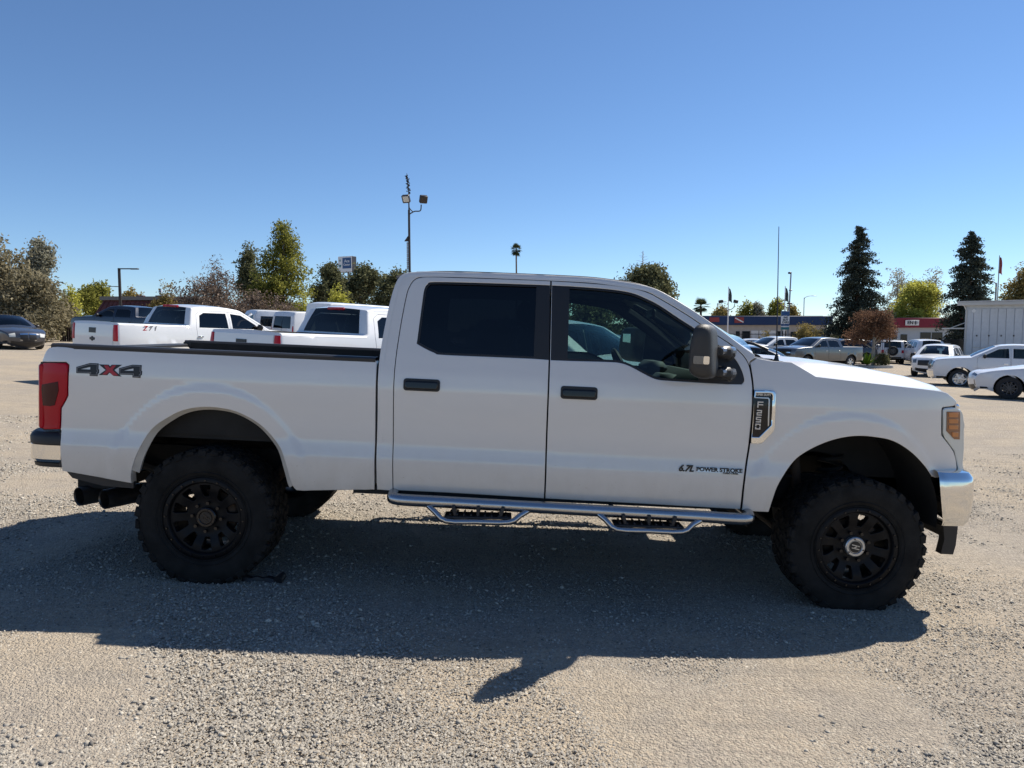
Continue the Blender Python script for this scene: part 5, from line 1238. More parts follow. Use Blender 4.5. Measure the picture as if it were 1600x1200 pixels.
def crown_mesh(name, V, F, m, parent, shade=None):
    me = bpy.data.meshes.new(name); me.from_pydata(V.tolist(), [], F.tolist()); me.update()
    at_ = me.attributes.new('shade', 'FLOAT', 'POINT'); n = len(F); k = F.shape[1]
    sh = RNG.random(n) if shade is None else shade
    at_.data.foreach_set('value', np.repeat(sh, k).astype(np.float32))
    return link_mesh(name, me, m, parent)
def blob_points(blobs, n):
    vol = np.array([b[1][0] * b[1][1] * b[1][2] for b in blobs]) ** .75; cnt = (n * vol / vol.sum()).astype(int); out = []
    for (c, r), k in zip(blobs, cnt):
        d = RNG.normal(size=(k, 3)); d /= np.linalg.norm(d, axis=1)[:, None]; rad = RNG.random(k) ** .42
        # uneven outline
        ph = RNG.random(3) * 6; w = 1 + .22 * np.sin(d[:, 0] * 5 + ph[0]) * np.sin(d[:, 1] * 5 + ph[1]) + .15 * np.sin(d[:, 2] * 9 + ph[2])
        out.append(np.array(c) + d * (rad * w)[:, None] * np.array(r))
    return np.concatenate(out)
def clumpify(P, size, keep=.75):
    """pull points into twig-end clumps so that gaps open between them"""
    n = len(P); m = max(8, n // 14); C = P[RNG.choice(n, m, replace=False)]
    idx = RNG.integers(0, m, n); return C[idx] + RNG.normal(size=(n, 3)) * size
def tree(name, label, px, d, top, hw, leaf, n=5000, bark='bark', shape='round', base=None, size=.16, group='trees round the lot', gaps=.30, seed=0, trunk=.28, low=.25, cat='tree', lean=0.0, sparse=False):
    global RNG
    RNG = np.random.default_rng(seed + (int(px) + 500) * 13)
    g_ = at(px, 520, d); x0, y0 = g_.x, g_.y; z0 = ground_z(x0, y0) if base is None else base
    zt = at(px, top, d).z; H = zt - z0; Wd = hw / F_PX * d
    root = empty(name, Matrix.Translation((x0, y0, z0)), label, cat, group)
    tb = MB(); blobs = []
    if shape == 'round':
        k = 9; 
        for i in range(k):
            a = RNG.random() * 6.28; rr = Wd * (.25 + .38 * RNG.random()); zz = H * (low + .12 + (.80 - low) * RNG.random())
            f = 1 - abs((zz / H - .55)) * .9
            blobs.append(((rr * math.cos(a) * f + lean * zz, rr * math.sin(a) * f, zz), (Wd * .42 * f, Wd * .42 * f, H * .17)))
        blobs.append(((lean * H * .8, 0, H * .82), (Wd * .42, Wd * .42, H * .18)))
    elif shape == 'spire':
        for i in range(12):
            t = i / 11; zz = H * (low + (.93 - low) * t); rr = Wd * (1 - t) ** .7 * .55
            for j in range(2):
                a = RNG.random() * 6.28; blobs.append(((rr * math.cos(a), rr * math.sin(a), zz), (Wd * (.22 + .38 * (1 - t)), Wd * (.22 + .38 * (1 - t)), H * .07)))
    elif shape == 'dome':
        for i in range(26):
            a = RNG.random() * 6.28; el = R(-10 + 95 * RNG.random()); k = .62 + .18 * RNG.random()
            blobs.append(((Wd * k * math.cos(a) * math.cos(el), Wd * k * math.sin(a) * math.cos(el), H * .52 + H * .40 * k / .8 * math.sin(el)), (Wd * .26, Wd * .26, H * .13)))
        blobs.append(((0, 0, H * .5), (Wd * .6, Wd * .6, H * .3)))
    elif shape == 'bush':
        for i in range(12):
            a = RNG.random() * 6.28; rr = Wd * .75 * math.sqrt(RNG.random()); zz = H * (.15 + .62 * RNG.random() * (1 - (rr / Wd) ** 2 * .6))
            blobs.append(((rr * math.cos(a), rr * math.sin(a), zz), (Wd * .38, Wd * .38, H * .24)))
        blobs.append(((0, 0, H * .75), (Wd * .45, Wd * .45, H * .25)))
    # trunk and limbs
    tr = max(.05, H * .022) * trunk / .28
    tb.tube([(0, 0, -.3), (lean * H * .2, 0, H * .2), (lean * H * .45, 0, H * .45), (lean * H * .75, 0, H * .78)], [tr * 1.3, tr, tr * .7, tr * .25], 8)
    for c, r_ in blobs:
        s0 = min(.7, max(.12, c[2] / H - .22)) * H; st = Vector((lean * s0, 0, s0)); e = Vector(c); mid_ = st.lerp(e, .5) + Vector((0, 0, -.03 * H))
        tb.tube([st, mid_, e], [tr * .45, tr * .28, tr * .08], 5, caps=False)
        for q in range(5 if not sparse else 9):
            dd = Vector(RNG.normal(size=3)); dd.z = abs(dd.z) * .7 + .2; dd.normalize()
            s_ = mid_.lerp(e, RNG.random()); tb.tube([s_, s_ + Vector((dd.x * r_[0], dd.y * r_[1], dd.z * r_[2])) * .9], [tr * .12, tr * .03], 4, caps=False)
    tb.build('trunk', bark, root, 60)
    n = int(n * 2.3); size *= .66; P = blob_points(blobs, n)
    q = clumpify(P, size * 1.6); P = np.where(RNG.random((n if len(P) == n else len(P), 1)) < 1 - gaps * .6, q, P)
    V, F = leaf_cards(P, size); crown_mesh('crown', V, F, leaf, root)
    return root
def conifer(label, px, d, top, hw, seed):
    global RNG
    RNG = np.random.default_rng(seed); g_ = at(px, 520, d); x0, y0 = g_.x, g_.y; z0 = ground_z(x0, y0); H = at(px, top, d).z - z0; Wd = hw / F_PX * d
    root = empty('redwood_tree', Matrix.Translation((x0, y0, z0)), label, 'tree', 'redwoods by the street')
    tb = MB(); tb.tube([(0, 0, -.3), (.05, 0, H * .3), (0, .05, H * .65), (0, 0, H * .99)], [H * .022, H * .017, H * .009, .02], 10); Ps = []; Ds = []
    z = H * .10
    while z < H * .985:
        t = z / H; L = Wd * (1.05 * (1 - t) ** .72 + .03) * (.86 + .22 * RNG.random()) * (1 if t > .2 else .85)
        for k in range(5 if t < .8 else 4):
            a = RNG.random() * 6.28; l = L * (.45 + .62 * RNG.random()); dr = -.10 * l + .12 * l * (t - .3)
            e = Vector((math.cos(a) * l, math.sin(a) * l, z + dr)); m_ = Vector((math.cos(a) * l * .5, math.sin(a) * l * .5, z + l * .10))
            tb.tube([(0, 0, z), m_, e], [.05 * (1.1 - t), .03, .01], 4, caps=False)
            nn = int(25 + 200 * l / Wd); u = .22 + .80 * RNG.random(nn); c = np.array([tuple((Vector((0, 0, z)).lerp(m_, min(1, 2 * v)) if v < .5 else m_.lerp(e, 2 * v - 1))) for v in u])
            c += RNG.normal(size=c.shape) * np.array((.20, .20, .13)) * (.5 + l * .24); c[:, 2] -= RNG.random(nn) * .22 * l * .5
            Ps.append(c)
        z += H * (.013 + .009 * RNG.random())
    tb.build('trunk', 'bark_red', root, 60); P = np.concatenate(Ps)
    V, F = leaf_cards(P, .12, .5); crown_mesh('crown', V, F, 'leaf_redwood', root)
def bare_tree(label, px, d, top, hw, seed, leaf='leaf_twig', n=2600):
    """thicket of bare upright twigs with a few dry leaves"""
    global RNG
    RNG = np.random.default_rng(seed); g_ = at(px, 520, d); x0, y0 = g_.x, g_.y; z0 = ground_z(x0, y0); H = at(px, top, d).z - z0; Wd = hw / F_PX * d
    root = empty('bare_tree', Matrix.Translation((x0, y0, z0)), label, 'tree', 'bare brown trees behind the vans'); tb = MB(); tips = []
    for k in range(11):
        a = RNG.random() * 6.28; r_ = Wd * math.sqrt(RNG.random()) * .9; h_ = H * (.6 + .4 * RNG.random()) * (1 - .35 * (r_ / Wd) ** 2); b0 = Vector((r_ * .35 * math.cos(a), r_ * .35 * math.sin(a), -.2)); e = Vector((r_ * math.cos(a), r_ * math.sin(a), h_))
        m_ = b0.lerp(e, .5) + Vector((0, 0, h_ * .05)); tb.tube([b0, m_, e], [.07, .045, .012], 5, caps=False)
        for q in range(26):
            s_ = (b0.lerp(m_, 1) if q % 2 else m_).lerp(e, RNG.random()) if q > 6 else b0.lerp(m_, .3 + .7 * RNG.random()); dd = Vector(RNG.normal(size=3)); dd.z = abs(dd.z) * .8 + .35; dd.normalize(); l = H * (.08 + .14 * RNG.random())
            if s_.z + l > h_ * 1.04: l *= .5
            t_ = s_ + dd * l; tb.tube([s_, t_], [.016, .005], 3, caps=False); tips.append(t_); tips.append(s_.lerp(t_, .6))
            for w in range(2):
                d2 = (dd + Vector(RNG.normal(size=3)) * .5).normalized(); tb.tube([s_.lerp(t_, .5), s_.lerp(t_, .5) + d2 * l * .5], [.009, .004], 3, caps=False)
    tb.build('branches', 'bark', root, 0); T = np.array([tuple(t) for t in tips]); P = T[RNG.integers(0, len(T), n)] + RNG.normal(size=(n, 3)) * .22
    P[:, 2] = np.minimum(P[:, 2], H); V, F = leaf_cards(P, .085, .5); crown_mesh('crown', V, F, leaf, root)
def palm(label, px, d, top, crown_px, seed, skirt=True):
    global RNG
    RNG = np.random.default_rng(seed); g_ = at(px, 520, d); x0, y0 = g_.x, g_.y; z0 = ground_z(x0, y0); H = at(px, top, d).z - z0; r_ = crown_px / F_PX * d; Hc = H - r_ * .95
    root = empty('palm_tree', Matrix.Translation((x0, y0, z0)), label, 'palm tree', 'fan palms beyond the lot'); MB().tube([(0, 0, -.3), (.1, 0, Hc * .5), (0, 0, Hc)], [r_ * .16, r_ * .12, r_ * .11], 10).build('trunk', 'bark', root, 60)
    V = []; F = []; sh = []
    for k in range(70 if skirt else 46):
        a = RNG.random() * 6.28; el = R(-75 + 160 * RNG.random()) if skirt else R(-45 + 130 * RNG.random()); l = r_ * (.75 + .35 * RNG.random()) * (1.25 if skirt and el < -.6 else 1); dirv = np.array((math.cos(a) * math.cos(el), math.sin(a) * math.cos(el), math.sin(el)))
        side = np.cross(dirv, (0, 0, 1)); side /= np.linalg.norm(side); up = np.cross(side, dirv); c = np.array((0, 0, Hc)) + dirv * l * .45; sv_ = .8 if el > -.3 else .2
        n0 = len(V); V += [tuple(np.array((0, 0, Hc)) - side * r_ * .015), tuple(np.array((0, 0, Hc)) + side * r_ * .015), tuple(c + side * r_ * .015), tuple(c - side * r_ * .015)]; F.append((n0, n0 + 1, n0 + 2, n0 + 3)); sh.append(sv_ * RNG.random())
        for j in range(11):
            b = R(-75 + 15 * j); dv = dirv * math.cos(b) + side * math.sin(b); tip = c + dv * l * .55 + np.array((0, 0, -.10 * l * abs(math.sin(b)))); w = np.cross(dv, up); w = w / (np.linalg.norm(w) + 1e-9) * r_ * .03
            n0 = len(V); mid_ = c + dv * l * .28; V += [tuple(c), tuple(mid_ + w), tuple(tip), tuple(mid_ - w)]; F.append((n0, n0 + 1, n0 + 2, n0 + 3)); sh.append(sv_ * RNG.random() + .05)
    crown_mesh('fronds', np.array(V), np.array(F), 'leaf_palm', root, np.array(sh))

# ---- left
tree('broad_tree', 'large olive green tree rising behind the dark sedan at the left edge', -30, 40, 352, 95, 'leaf_olive', 9000, shape='bush', size=.17, seed=1)
tree('broad_tree', 'silvery grey green tree right of the large olive tree', 68, 44, 378, 36, 'leaf_grey', 4200, shape='round', size=.13, seed=2, low=.2, sparse=True)
tree('shrub', 'wide dusty olive shrub behind the dark sedan', 55, 39, 425, 62, 'leaf_olive', 6000, shape='bush', size=.13, seed=3, cat='shrub', group='shrubs along the left fence')
tree('shrub', 'yellow green shrub left of the dark red mansard roof', 112, 43, 448, 24, 'leaf_yellow', 2600, shape='bush', size=.12, seed=4, cat='shrub', group='shrubs along the left fence')
tree('broad_tree', 'low green tree crown just left of the mansard building', 150, 78, 446, 42, 'leaf_green', 3000, shape='round', size=.22, seed=5)
tree('broad_tree', 'small green crown behind the chimneys of the mansard building', 206, 90, 452, 26, 'leaf_autumn', 1800, shape='round', size=.22, seed=6)
tree('shrub', 'yellowish leafy shrub right of the mansard building', 262, 52, 442, 28, 'leaf_autumn', 2600, shape='bush', size=.12, seed=7, cat='shrub', group='shrubs along the left fence')
bare_tree('bare brown tree with thin upright twigs, leftmost of the bare trees', 305, 46, 428, 40, 21)
bare_tree('tall bare brown tree with pale twigs left of the dark narrow tree', 350, 48, 394, 44, 22, n=4000)
bare_tree('bare reddish brown thicket below the tall green cottonwood', 420, 45, 452, 52, 23, n=4200)
bare_tree('low bare brown thicket directly above the white passenger van', 370, 44, 452, 40, 24, n=3600)
tree('broad_tree', 'narrow dark tree left of the tall green cottonwood', 394, 55, 384, 30, 'leaf_oak', 3000, shape='round', size=.15, seed=8)
tree('cottonwood_tree', 'tall green and yellow cottonwood with a pointed top', 443, 52, 345, 66, 'leaf_green', 9500, shape='spire', size=.14, seed=9, low=.15)
tree('shrub', 'small yellow shrub at the foot of the cottonwood', 475, 50, 455, 18, 'leaf_yellow', 1500, shape='bush', size=.11, seed=10, cat='shrub', group='shrubs along the left fence')
tree('oak_tree', 'dark oak left of the blue and white pole sign', 520, 66, 413, 36, 'leaf_oak', 5500, shape='dome', size=.18, seed=11)
tree('oak_tree', 'grey green oak right of the blue and white pole sign', 570, 68, 414, 36, 'leaf_oak', 5500, shape='dome', size=.18, seed=12)
tree('shrub', 'yellow green bushy tree under the pole sign', 527, 50, 447, 33, 'leaf_yellow', 3600, shape='bush', size=.12, seed=13, cat='shrub', group='shrubs along the left fence')
tree('oak_tree', 'dark oak partly hidden by the rear corner of the cab', 622, 60, 422, 40, 'leaf_oak', 4200, shape='dome', size=.17, seed=14)
# ---- centre
palm('tall slender fan palm showing above the truck roof', 806.5, 150, 380, 10.5, 31)
tree('oak_tree', 'round dusty oak showing above the windscreen', 1004, 46, 417, 68, 'leaf_oak', 10000, shape='dome', size=.14, seed=15)
tree('oak_tree', 'dark oak seen through the front door window', 905, 44, 452, 60, 'leaf_oak', 5000, shape='bush', size=.15, seed=16)
palm('short fan palm right of the windscreen pillar', 1094, 95, 463, 16, 32, skirt=False)
for i, (px, top, hw, lf, lb) in enumerate(((1128, 478, 20, 'leaf_autumn', 'small yellowing tree behind the flagpole with floodlights'), (1165, 476, 20, 'leaf_green', 'small green tree above the diagonal striped emblem'), (1182, 472, 13, 'leaf_grey', 'small grey green tree just left of the aerial'), (1212, 468, 22, 'leaf_green', 'bushy green tree behind the aerial and the buying sign'), (1238, 480, 14, 'leaf_autumn', 'small yellowing tree right of the buying sign'))):
    tree('street_tree', lb, px, 112, top, hw, lf, 1900, size=.26, seed=40 + i, group='trees behind the blue fascia building')
# ---- right
conifer('tall dark redwood left of the bright yellow green tree', 1338, 72, 352, 62, 51)
conifer('tall dark redwood beside the metal shed', 1512, 66, 360, 60, 52)
tree('sycamore_tree', 'sparse pale sycamore between the two redwoods', 1400, 97, 422, 40, 'leaf_grey', 1000, bark='bark_pale', size=.20, seed=17, sparse=True, low=.3)
tree('sycamore_tree', 'sparse pale sycamore crown above the bright yellow green tree', 1452, 98, 414, 36, 'leaf_grey', 850, bark='bark_pale', size=.20, seed=18, sparse=True, low=.35)
tree('broad_tree', 'bright yellow green tree above the red fascia building', 1434, 90, 441, 46, 'leaf_yellow', 7500, shape='dome', size=.20, seed=19)
tree('crape_myrtle', 'rust coloured small tree on the planted island by the fence', 1366, 47.5, 487, 50, 'leaf_rust', 6500, bark='bark_pale', size=.085, seed=20, low=.42, trunk=.40, group='plants on the island')
tree('broad_tree', 'orange tinged tree behind the roof of the metal shed', 1592, 74, 420, 40, 'leaf_autumn', 4200, shape='round', size=.19, seed=25)
tree('shrub', 'rounded brownish green hedge in front of the blue fascia building', 1258, 66, 503, 28, 'leaf_autumn', 3000, shape='bush', size=.11, seed=26, cat='shrub', group='shrubs by the blue fascia building')
tree('shrub', 'small clipped shrub left of the silver white pickup', 1197, 70, 514, 11, 'leaf_autumn', 900, shape='bush', size=.09, seed=27, cat='shrub', group='shrubs by the blue fascia building')
tree('shrub', 'low dark shrub at the foot of the rust coloured tree', 1380, 47, 549, 11, 'leaf_oak', 1300, shape='bush', size=.06, seed=28, cat='shrub', group='plants on the island')
# spiky bright plant on the island
p_ = spot(1357, 46.5); ag = MB()
V = []; F = []
for k in range(26):
    a = k * 2.4; el = R(20 + 60 * (k / 26)); l = .75 + .25 * random.random(); dv = Vector((math.cos(a) * math.cos(el), math.sin(a) * math.cos(el), math.sin(el))); sd = dv.cross(Vector((0, 0, 1))).normalized() * .07
    n0 = len(V); V += [tuple(-sd * .6), tuple(sd * .6), tuple(dv * l * .5 + sd), tuple(dv * l), tuple(dv * l * .5 - sd)]; F += [(n0, n0 + 1, n0 + 2, n0 + 3, n0 + 4)]
me = bpy.data.meshes.new('leaves'); me.from_pydata(V, [], F); me.update(); a_ = me.attributes.new('shade', 'FLOAT', 'POINT'); a_.data.foreach_set('value', RNG.random(len(V)).astype(np.float32))
rt = empty('agave_plant', Matrix.Translation(p_ + Vector((0, 0, .2))), 'bright green spiky plant on the planted island', 'plant', 'plants on the island'); link_mesh('leaves', me, 'leaf_lime', rt); MB().tube([(0, 0, -.25), (0, 0, .1)], [.10, .06], 8).build('stem', 'bark', rt)
# dead conifer snag
g_ = at(1003, 520, 70); zt = at(1003, 392, 70).z; rt = empty('dead_tree', Matrix.Translation((g_.x, g_.y, ground_z(g_.x))), 'thin dead tree spike above the round dusty oak', 'tree'); H = zt - ground_z(g_.x); sn = MB(); sn.tube([(0, 0, -.2), (0, 0, H)], [.12, .03], 6); br = MB()
for k in range(26):
    z = H * (.72 + .27 * k / 26); a = k * 2.4; l = 1.5 * (1.05 - k / 28); br.tube([(0, 0, z), (math.cos(a) * l, math.sin(a) * l, z + .2 * l)], [.022, .008], 4)
sn.build('trunk', 'bark_pale', rt); br.build('branches', 'bark_pale', rt)
# far-off wood closing the horizon
RNG = np.random.default_rng(99); n = 34000
xs_ = (RNG.random(n) * 2 - 1) * 240; ys_ = 165 + RNG.random(n) * 30
hh = 3.2 + 2.2 * np.sin(xs_ * .11) * np.sin(xs_ * .037 + 1) + 1.2 * np.sin(xs_ * .53); zz = np.array([ground_z(max(-60, min(60, x))) for x in xs_]) - .5 + hh * RNG.random(n) ** .8
P = np.stack([xs_, ys_, zz], 1); V, F = leaf_cards(P, .65, .8); o = crown_mesh('distant_trees', V, F, 'leaf_distant', None); tag(o, 'distant low band of trees closing the horizon behind the lot', 'trees', None, 'stuff')
# ================================================================== BUILDINGS, FENCES, POLES, SIGNS
mat('metal_siding', (.56,.58,.60), .5, .1, noise=(3,.08)); mat('siding_trim', (.52,.51,.48), .5); mat('blue_fascia', (.010,.035,.11), .55); mat('stucco', (.50,.46,.43), .85, noise=(2,.1)); mat('red_fascia', (.22,.012,.035), .5)
mat('pale_blue_wall', (.50,.56,.62), .8); mat('dark_glass_far', (.02,.025,.03), .1); mat('mansard', (.085,.028,.028), .6, noise=(3,.2)); mat('roof_grey', (.14,.14,.14), .8); mat('wood_dark', (.035,.022,.020), .85, noise=(4,.3)); mat('iron', (.012,.012,.013), .5)
mat('pole_dark', (.05,.042,.04), .5, .3); mat('galv', (.30,.31,.33), .5, .6); mat('sign_white', (.78,.78,.78), .5); mat('sign_teal', (.03,.20,.22), .5); mat('sign_blue', (.035,.10,.24), .5); mat('sign_dark', (.03,.03,.04), .5)
mat('awning_red', (.35,.03,.04), .6); mat('flag_dark', (.04,.06,.06), .8); mat('flag_red', (.30,.06,.06), .8); mat('led_face', (.55,.55,.52), .4); mat('brown_roof', (.16,.09,.06), .8); mat('kerb', (.45,.44,.41), .9, noise=(5,.15)); mat('soil', (.07,.05,.035), .95)
def W3(px, py, d): p = at(px, py, d); return (p.x, p.z)
# grey metal shed, right edge
d = 54.0; x0, zt = W3(1510, 470, d); z0 = ground_z(x0 + 6) - .4
shed = empty('metal_shed', Matrix.Translation((x0, d, z0)) @ Matrix.Rotation(R(-35), 4, 'Z'), 'pale grey metal shed of vertical panels at the right edge', 'shed'); H = zt - z0; pw = .505; dp = 9.0; nP = 18
MB().box((nP * pw / 2, dp / 2, H / 2 - .15), (nP * pw - .04, dp - .06, H - .3)).build('wall_core', 'metal_siding', shed)
pm = MB().box((0, 0, 0), (pw - .022, .05, H - .62), ch=.012).mesh('panel')
for k in range(nP):
    o = link_mesh('siding_panel', pm, None if pm.materials else 'metal_siding', shed); o.location = (pw * (k + .5), -.012, (H - .62) / 2)
for k in range(int(dp / pw)):
    o = link_mesh('siding_panel', pm, None, shed); o.location = (-.012, pw * (k + .5), (H - .62) / 2); o.rotation_euler = (0, 0, R(90))
MB().box((nP * pw / 2 - .1, dp / 2, H - .10), (nP * pw + .9, dp + .9, .14), Matrix.Rotation(R(.0), 3, 'X'), .02).box((nP * pw / 2 - .1, -.42, H - .22), (nP * pw + .9, .06, .30), ch=.02).build('roof', 'siding_trim', shed)
MB().tube([(-.12, -.30, H - .35), (.05, -.10, H - .75), (.05, -.10, .2)], .05, 8).build('downpipe', 'siding_trim', shed)
for k in range(1, 9): MB().box((pw * k * 1.5, -.05, H * .52), (.09, .04, .12)).build('wall_fixing', 'pole_dark', shed)
MB().box((.5, -.06, H * .86), (.22, .03, .22), Matrix.Rotation(R(45), 3, 'Y')).build('hazard_placard', 'sign_white', shed)
MB().box((.95, -.05, H * .28), (.95, .03, .06)).box((.95, -.05, H * .36), (.95, .03, .06)).build('vent_louvre', 'siding_trim', shed)
MB().box((-.75, .5, H * .62), (1.5, 1.0, .10)).tube([(-1.3, .1, H * .60), (0, .1, H * .70)], .03, 6).build('side_awning', 'siding_trim', shed)
# blue fascia building
d = 88.0; xl = W3(1040, 500, d)[0]; xr_ = W3(1292, 500, d)[0]; zt = W3(1200, 494, d)[1]; zf = W3(1200, 508, d)[1]; z0 = ground_z(xl) - .6
bb = empty('commercial_building', Matrix.Translation((xl, d, z0)), 'long low commercial building with a dark blue fascia', 'building'); L = xr_ - xl; Hb = zt - z0; Hf = zf - z0
MB().box((L / 2, 5, Hf / 2), (L, 10, Hf)).build('wall', 'stucco', bb); MB().box((L / 2, 4.8, (Hb + Hf) / 2), (L + .8, 11.2, Hb - Hf), ch=.04).build('fascia', 'blue_fascia', bb)
MB().box((L / 2, 5, Hb + .03), (L - 1, 10, .05)).build('roof', 'roof_grey', bb)
def bx(px): return W3(px, 500, d)[0] - xl
for a, b_, za, zb_, mm in ((1150,1156,.62,.80,'dark_glass_far'),(1160,1172,.18,.80,'dark_glass_far'),(1174,1185,.22,.82,'sign_white'),(1187,1199,.22,.82,'sign_white'),(1200,1212,.22,.82,'sign_white'),(1214,1228,.15,.80,'dark_glass_far'),(1236,1246,.2,.78,'dark_glass_far'),(1262,1280,.2,.78,'dark_glass_far')):
    xa, xb_ = bx(a), bx(b_); wd = MB().box(((xa + xb_) / 2, -.03, Hf * (za + zb_) / 2), (xb_ - xa, .08, Hf * (zb_ - za))).build('window', mm, bb)
    MB().box(((xa + xb_) / 2, -.05, Hf * za), (xb_ - xa + .2, .10, .10)).build('window_sill', 'siding_trim', wd)
em = MB().box((bx(1151.5), -.86, (Hb + Hf) / 2 + .05), (bx(1158.5) - bx(1144), .06, (Hb - Hf) * .62)).build('emblem_panel', 'flag_red', bb)
MB().box((bx(1151.5), -.91, (Hb + Hf) / 2 + .05), (bx(1158.5) - bx(1144), .03, .14), Matrix.Rotation(R(27), 3, 'Y')).build('emblem_stripe', 'sign_white', em)
MB().box((bx(1113), -.86, (Hb + Hf) / 2 + .1), (1.2, .06, (Hb - Hf) * .5)).build('emblem_panel', 'flag_red', bb)
# red fascia building
d = 84.0; xl = W3(1392, 500, d)[0]; xr_ = W3(1530, 500, d)[0]; zt = W3(1440, 497, d)[1]; zf = W3(1440, 512, d)[1]; z0 = ground_z(xl) - .6
rb = empty('commercial_building', Matrix.Translation((xl, d, z0)), 'low pale building with a dark red fascia behind the open door vehicle', 'building'); L = xr_ - xl; Hb = zt - z0; Hf = zf - z0
MB().box((L / 2, 5, Hf / 2), (L, 10, Hf)).build('wall', 'pale_blue_wall', rb); MB().box((L / 2, 4.8, (Hb + Hf) / 2), (L + .6, 11.0, Hb - Hf), ch=.04).build('fascia', 'red_fascia', rb); MB().box((L / 2, 5, Hb + .03), (L - 1, 10, .05)).build('roof', 'roof_grey', rb)
for a, b_, za, zb_ in ((1439,1455,.18,.86),(1457,1473,.18,.86),(1408,1418,.0,.80),(1394,1402,.2,.8)):
    xa, xb_ = bx(a), bx(b_); xa = W3(a, 500, d)[0] - xl; xb_ = W3(b_, 500, d)[0] - xl
    wd = MB().box(((xa + xb_) / 2, -.03, Hf * (za + zb_) / 2), (xb_ - xa, .08, Hf * (zb_ - za))).build('window', 'dark_glass_far', rb); MB().box(((xa + xb_) / 2, -.06, Hf * za + .02), (xb_ - xa + .2, .10, .10)).build('window_sill', 'siding_trim', wd)
xa, xb_ = W3(1409, 500, d)[0] - xl, W3(1430, 500, d)[0] - xl
sg = MB().box(((xa + xb_) / 2, -.80, (Hb + Hf) / 2), (xb_ - xa, .10, .62), ch=.02).build('sign_board', 'sign_white', rb)
text('sign_lettering', 'EN', .55, 'sign_dark', sg, Matrix.Translation((xa + .55, -.87, (Hb + Hf) / 2)), .02, .01); MB().box((xa + 1.15, -.86, (Hb + Hf) / 2), (.12, .05, .42)).build('sign_bar', 'sign_dark', sg); text('sign_lettering', 'CO', .34, 'galv', sg, Matrix.Translation((xb_ - .38, -.87, (Hb + Hf) / 2)), .02, .0)
# dark mansard building, left
d = 62.0; z0 = ground_z(W3(180, 500, d)[0]) - .5
A = [W3(px, py, d) for px, py in ((134, 512), (152, 468), (300, 470), (318, 512))]; cx = (A[0][0] + A[3][0]) / 2
mb_ = empty('mansard_building', Matrix.Translation((cx, d, z0)), 'low building with a dark red mansard roof and chimneys', 'building'); pts = [(a - cx, b - z0) for a, b in A]
Lb = pts[3][0] - pts[0][0]; V = []
dpt = 8.0
bot = [(pts[0][0], 0, pts[0][1]), (pts[3][0], 0, pts[3][1]), (pts[3][0], dpt, pts[3][1]), (pts[0][0], dpt, pts[0][1])]; tp = [(pts[1][0], 1.0, pts[1][1]), (pts[2][0], 1.0, pts[2][1]), (pts[2][0], dpt - 1, pts[2][1]), (pts[1][0], dpt - 1, pts[1][1])]
rf = MB().add(bot + tp, [(0,1,5,4), (1,2,6,5), (2,3,7,6), (3,0,4,7), (4,5,6,7), (3,2,1,0)]).build('roof', 'mansard', mb_, 20)
MB().box(((pts[1][0] + pts[2][0]) / 2, dpt / 2, pts[1][1] + .15), (pts[2][0] - pts[1][0] + .5, dpt - 1.6, .32)).build('roof_parapet', 'roof_grey', rf)
for k in range(22):
    t = (k + .5) / 22; b0 = Vector(bot[0]).lerp(Vector(bot[1]), t); t0 = Vector(tp[0]).lerp(Vector(tp[1]), t); MB().tube([b0 + Vector((0, -.03, 0)), t0 + Vector((0, -.03, 0))], .03, 4).build('roof_seam', 'mansard', rf)
MB().box((0, dpt / 2, pts[0][1] / 2), (Lb - .8, dpt - .8, pts[0][1])).build('wall', 'wood_dark', mb_)
for px in (188.5, 195, 220, 228): 
    a = W3(px, 462, d); MB().box((a[0] - cx, 3, a[1] - z0 - .3), (.35, .35, .95), ch=.03).build('chimney', 'mansard', mb_)
a = W3(224, 452, d); MB().tube([(a[0] - cx, 3, a[1] - z0 - .7), (a[0] - cx, 3, a[1] - z0 + .1)], .05, 6).tube([(a[0] - cx, 3, a[1] - z0 - .1), (a[0] - cx, 3, a[1] - z0 + .2)], [.18, .10], 8).build('flue', 'galv', mb_)
# dark board fence left
d = 41; xa = W3(92, 500, d)[0]; xb_ = W3(134, 500, d)[0]; zt = W3(110, 497, d)[1]; z0 = ground_z(xb_); fe = empty('board_fence', Matrix.Translation((xa, d, z0)), 'dark brown board fence between the shrubs and the white pickup', 'fence'); n = 12; w = (xb_ - xa) / n; bm_ = MB().box((0, 0, 0), (w - .02, .03, zt - z0 + .3), ch=.005).mesh('board')
for k in range(n): o = link_mesh('board', bm_, None if bm_.materials else 'wood_dark', fe); o.location = (w * (k + .5), .01 * (k % 2), (zt - z0 + .3) / 2 - .2)
MB().box(((xb_ - xa) / 2, 0, zt - z0 + .02), (xb_ - xa + .1, .10, .06)).build('top_rail', 'wood_dark', fe)
# distant brown roofed house
d = 95; a = W3(585, 484, d); z0 = ground_z(a[0]); hs = empty('house', Matrix.Translation((a[0], d, z0)), 'house with a low brown roof just left of the cab', 'house'); zr = a[1] - z0; MB().prism([(-5, zr - .6), (-3, zr + .5), (6, zr + .5), (8, zr - .6)], -4, 4).build('roof', 'brown_roof', hs); MB().box((1.5, 0, zr / 2 - .3), (12, 7, zr - .6)).build('wall', 'stucco', hs)
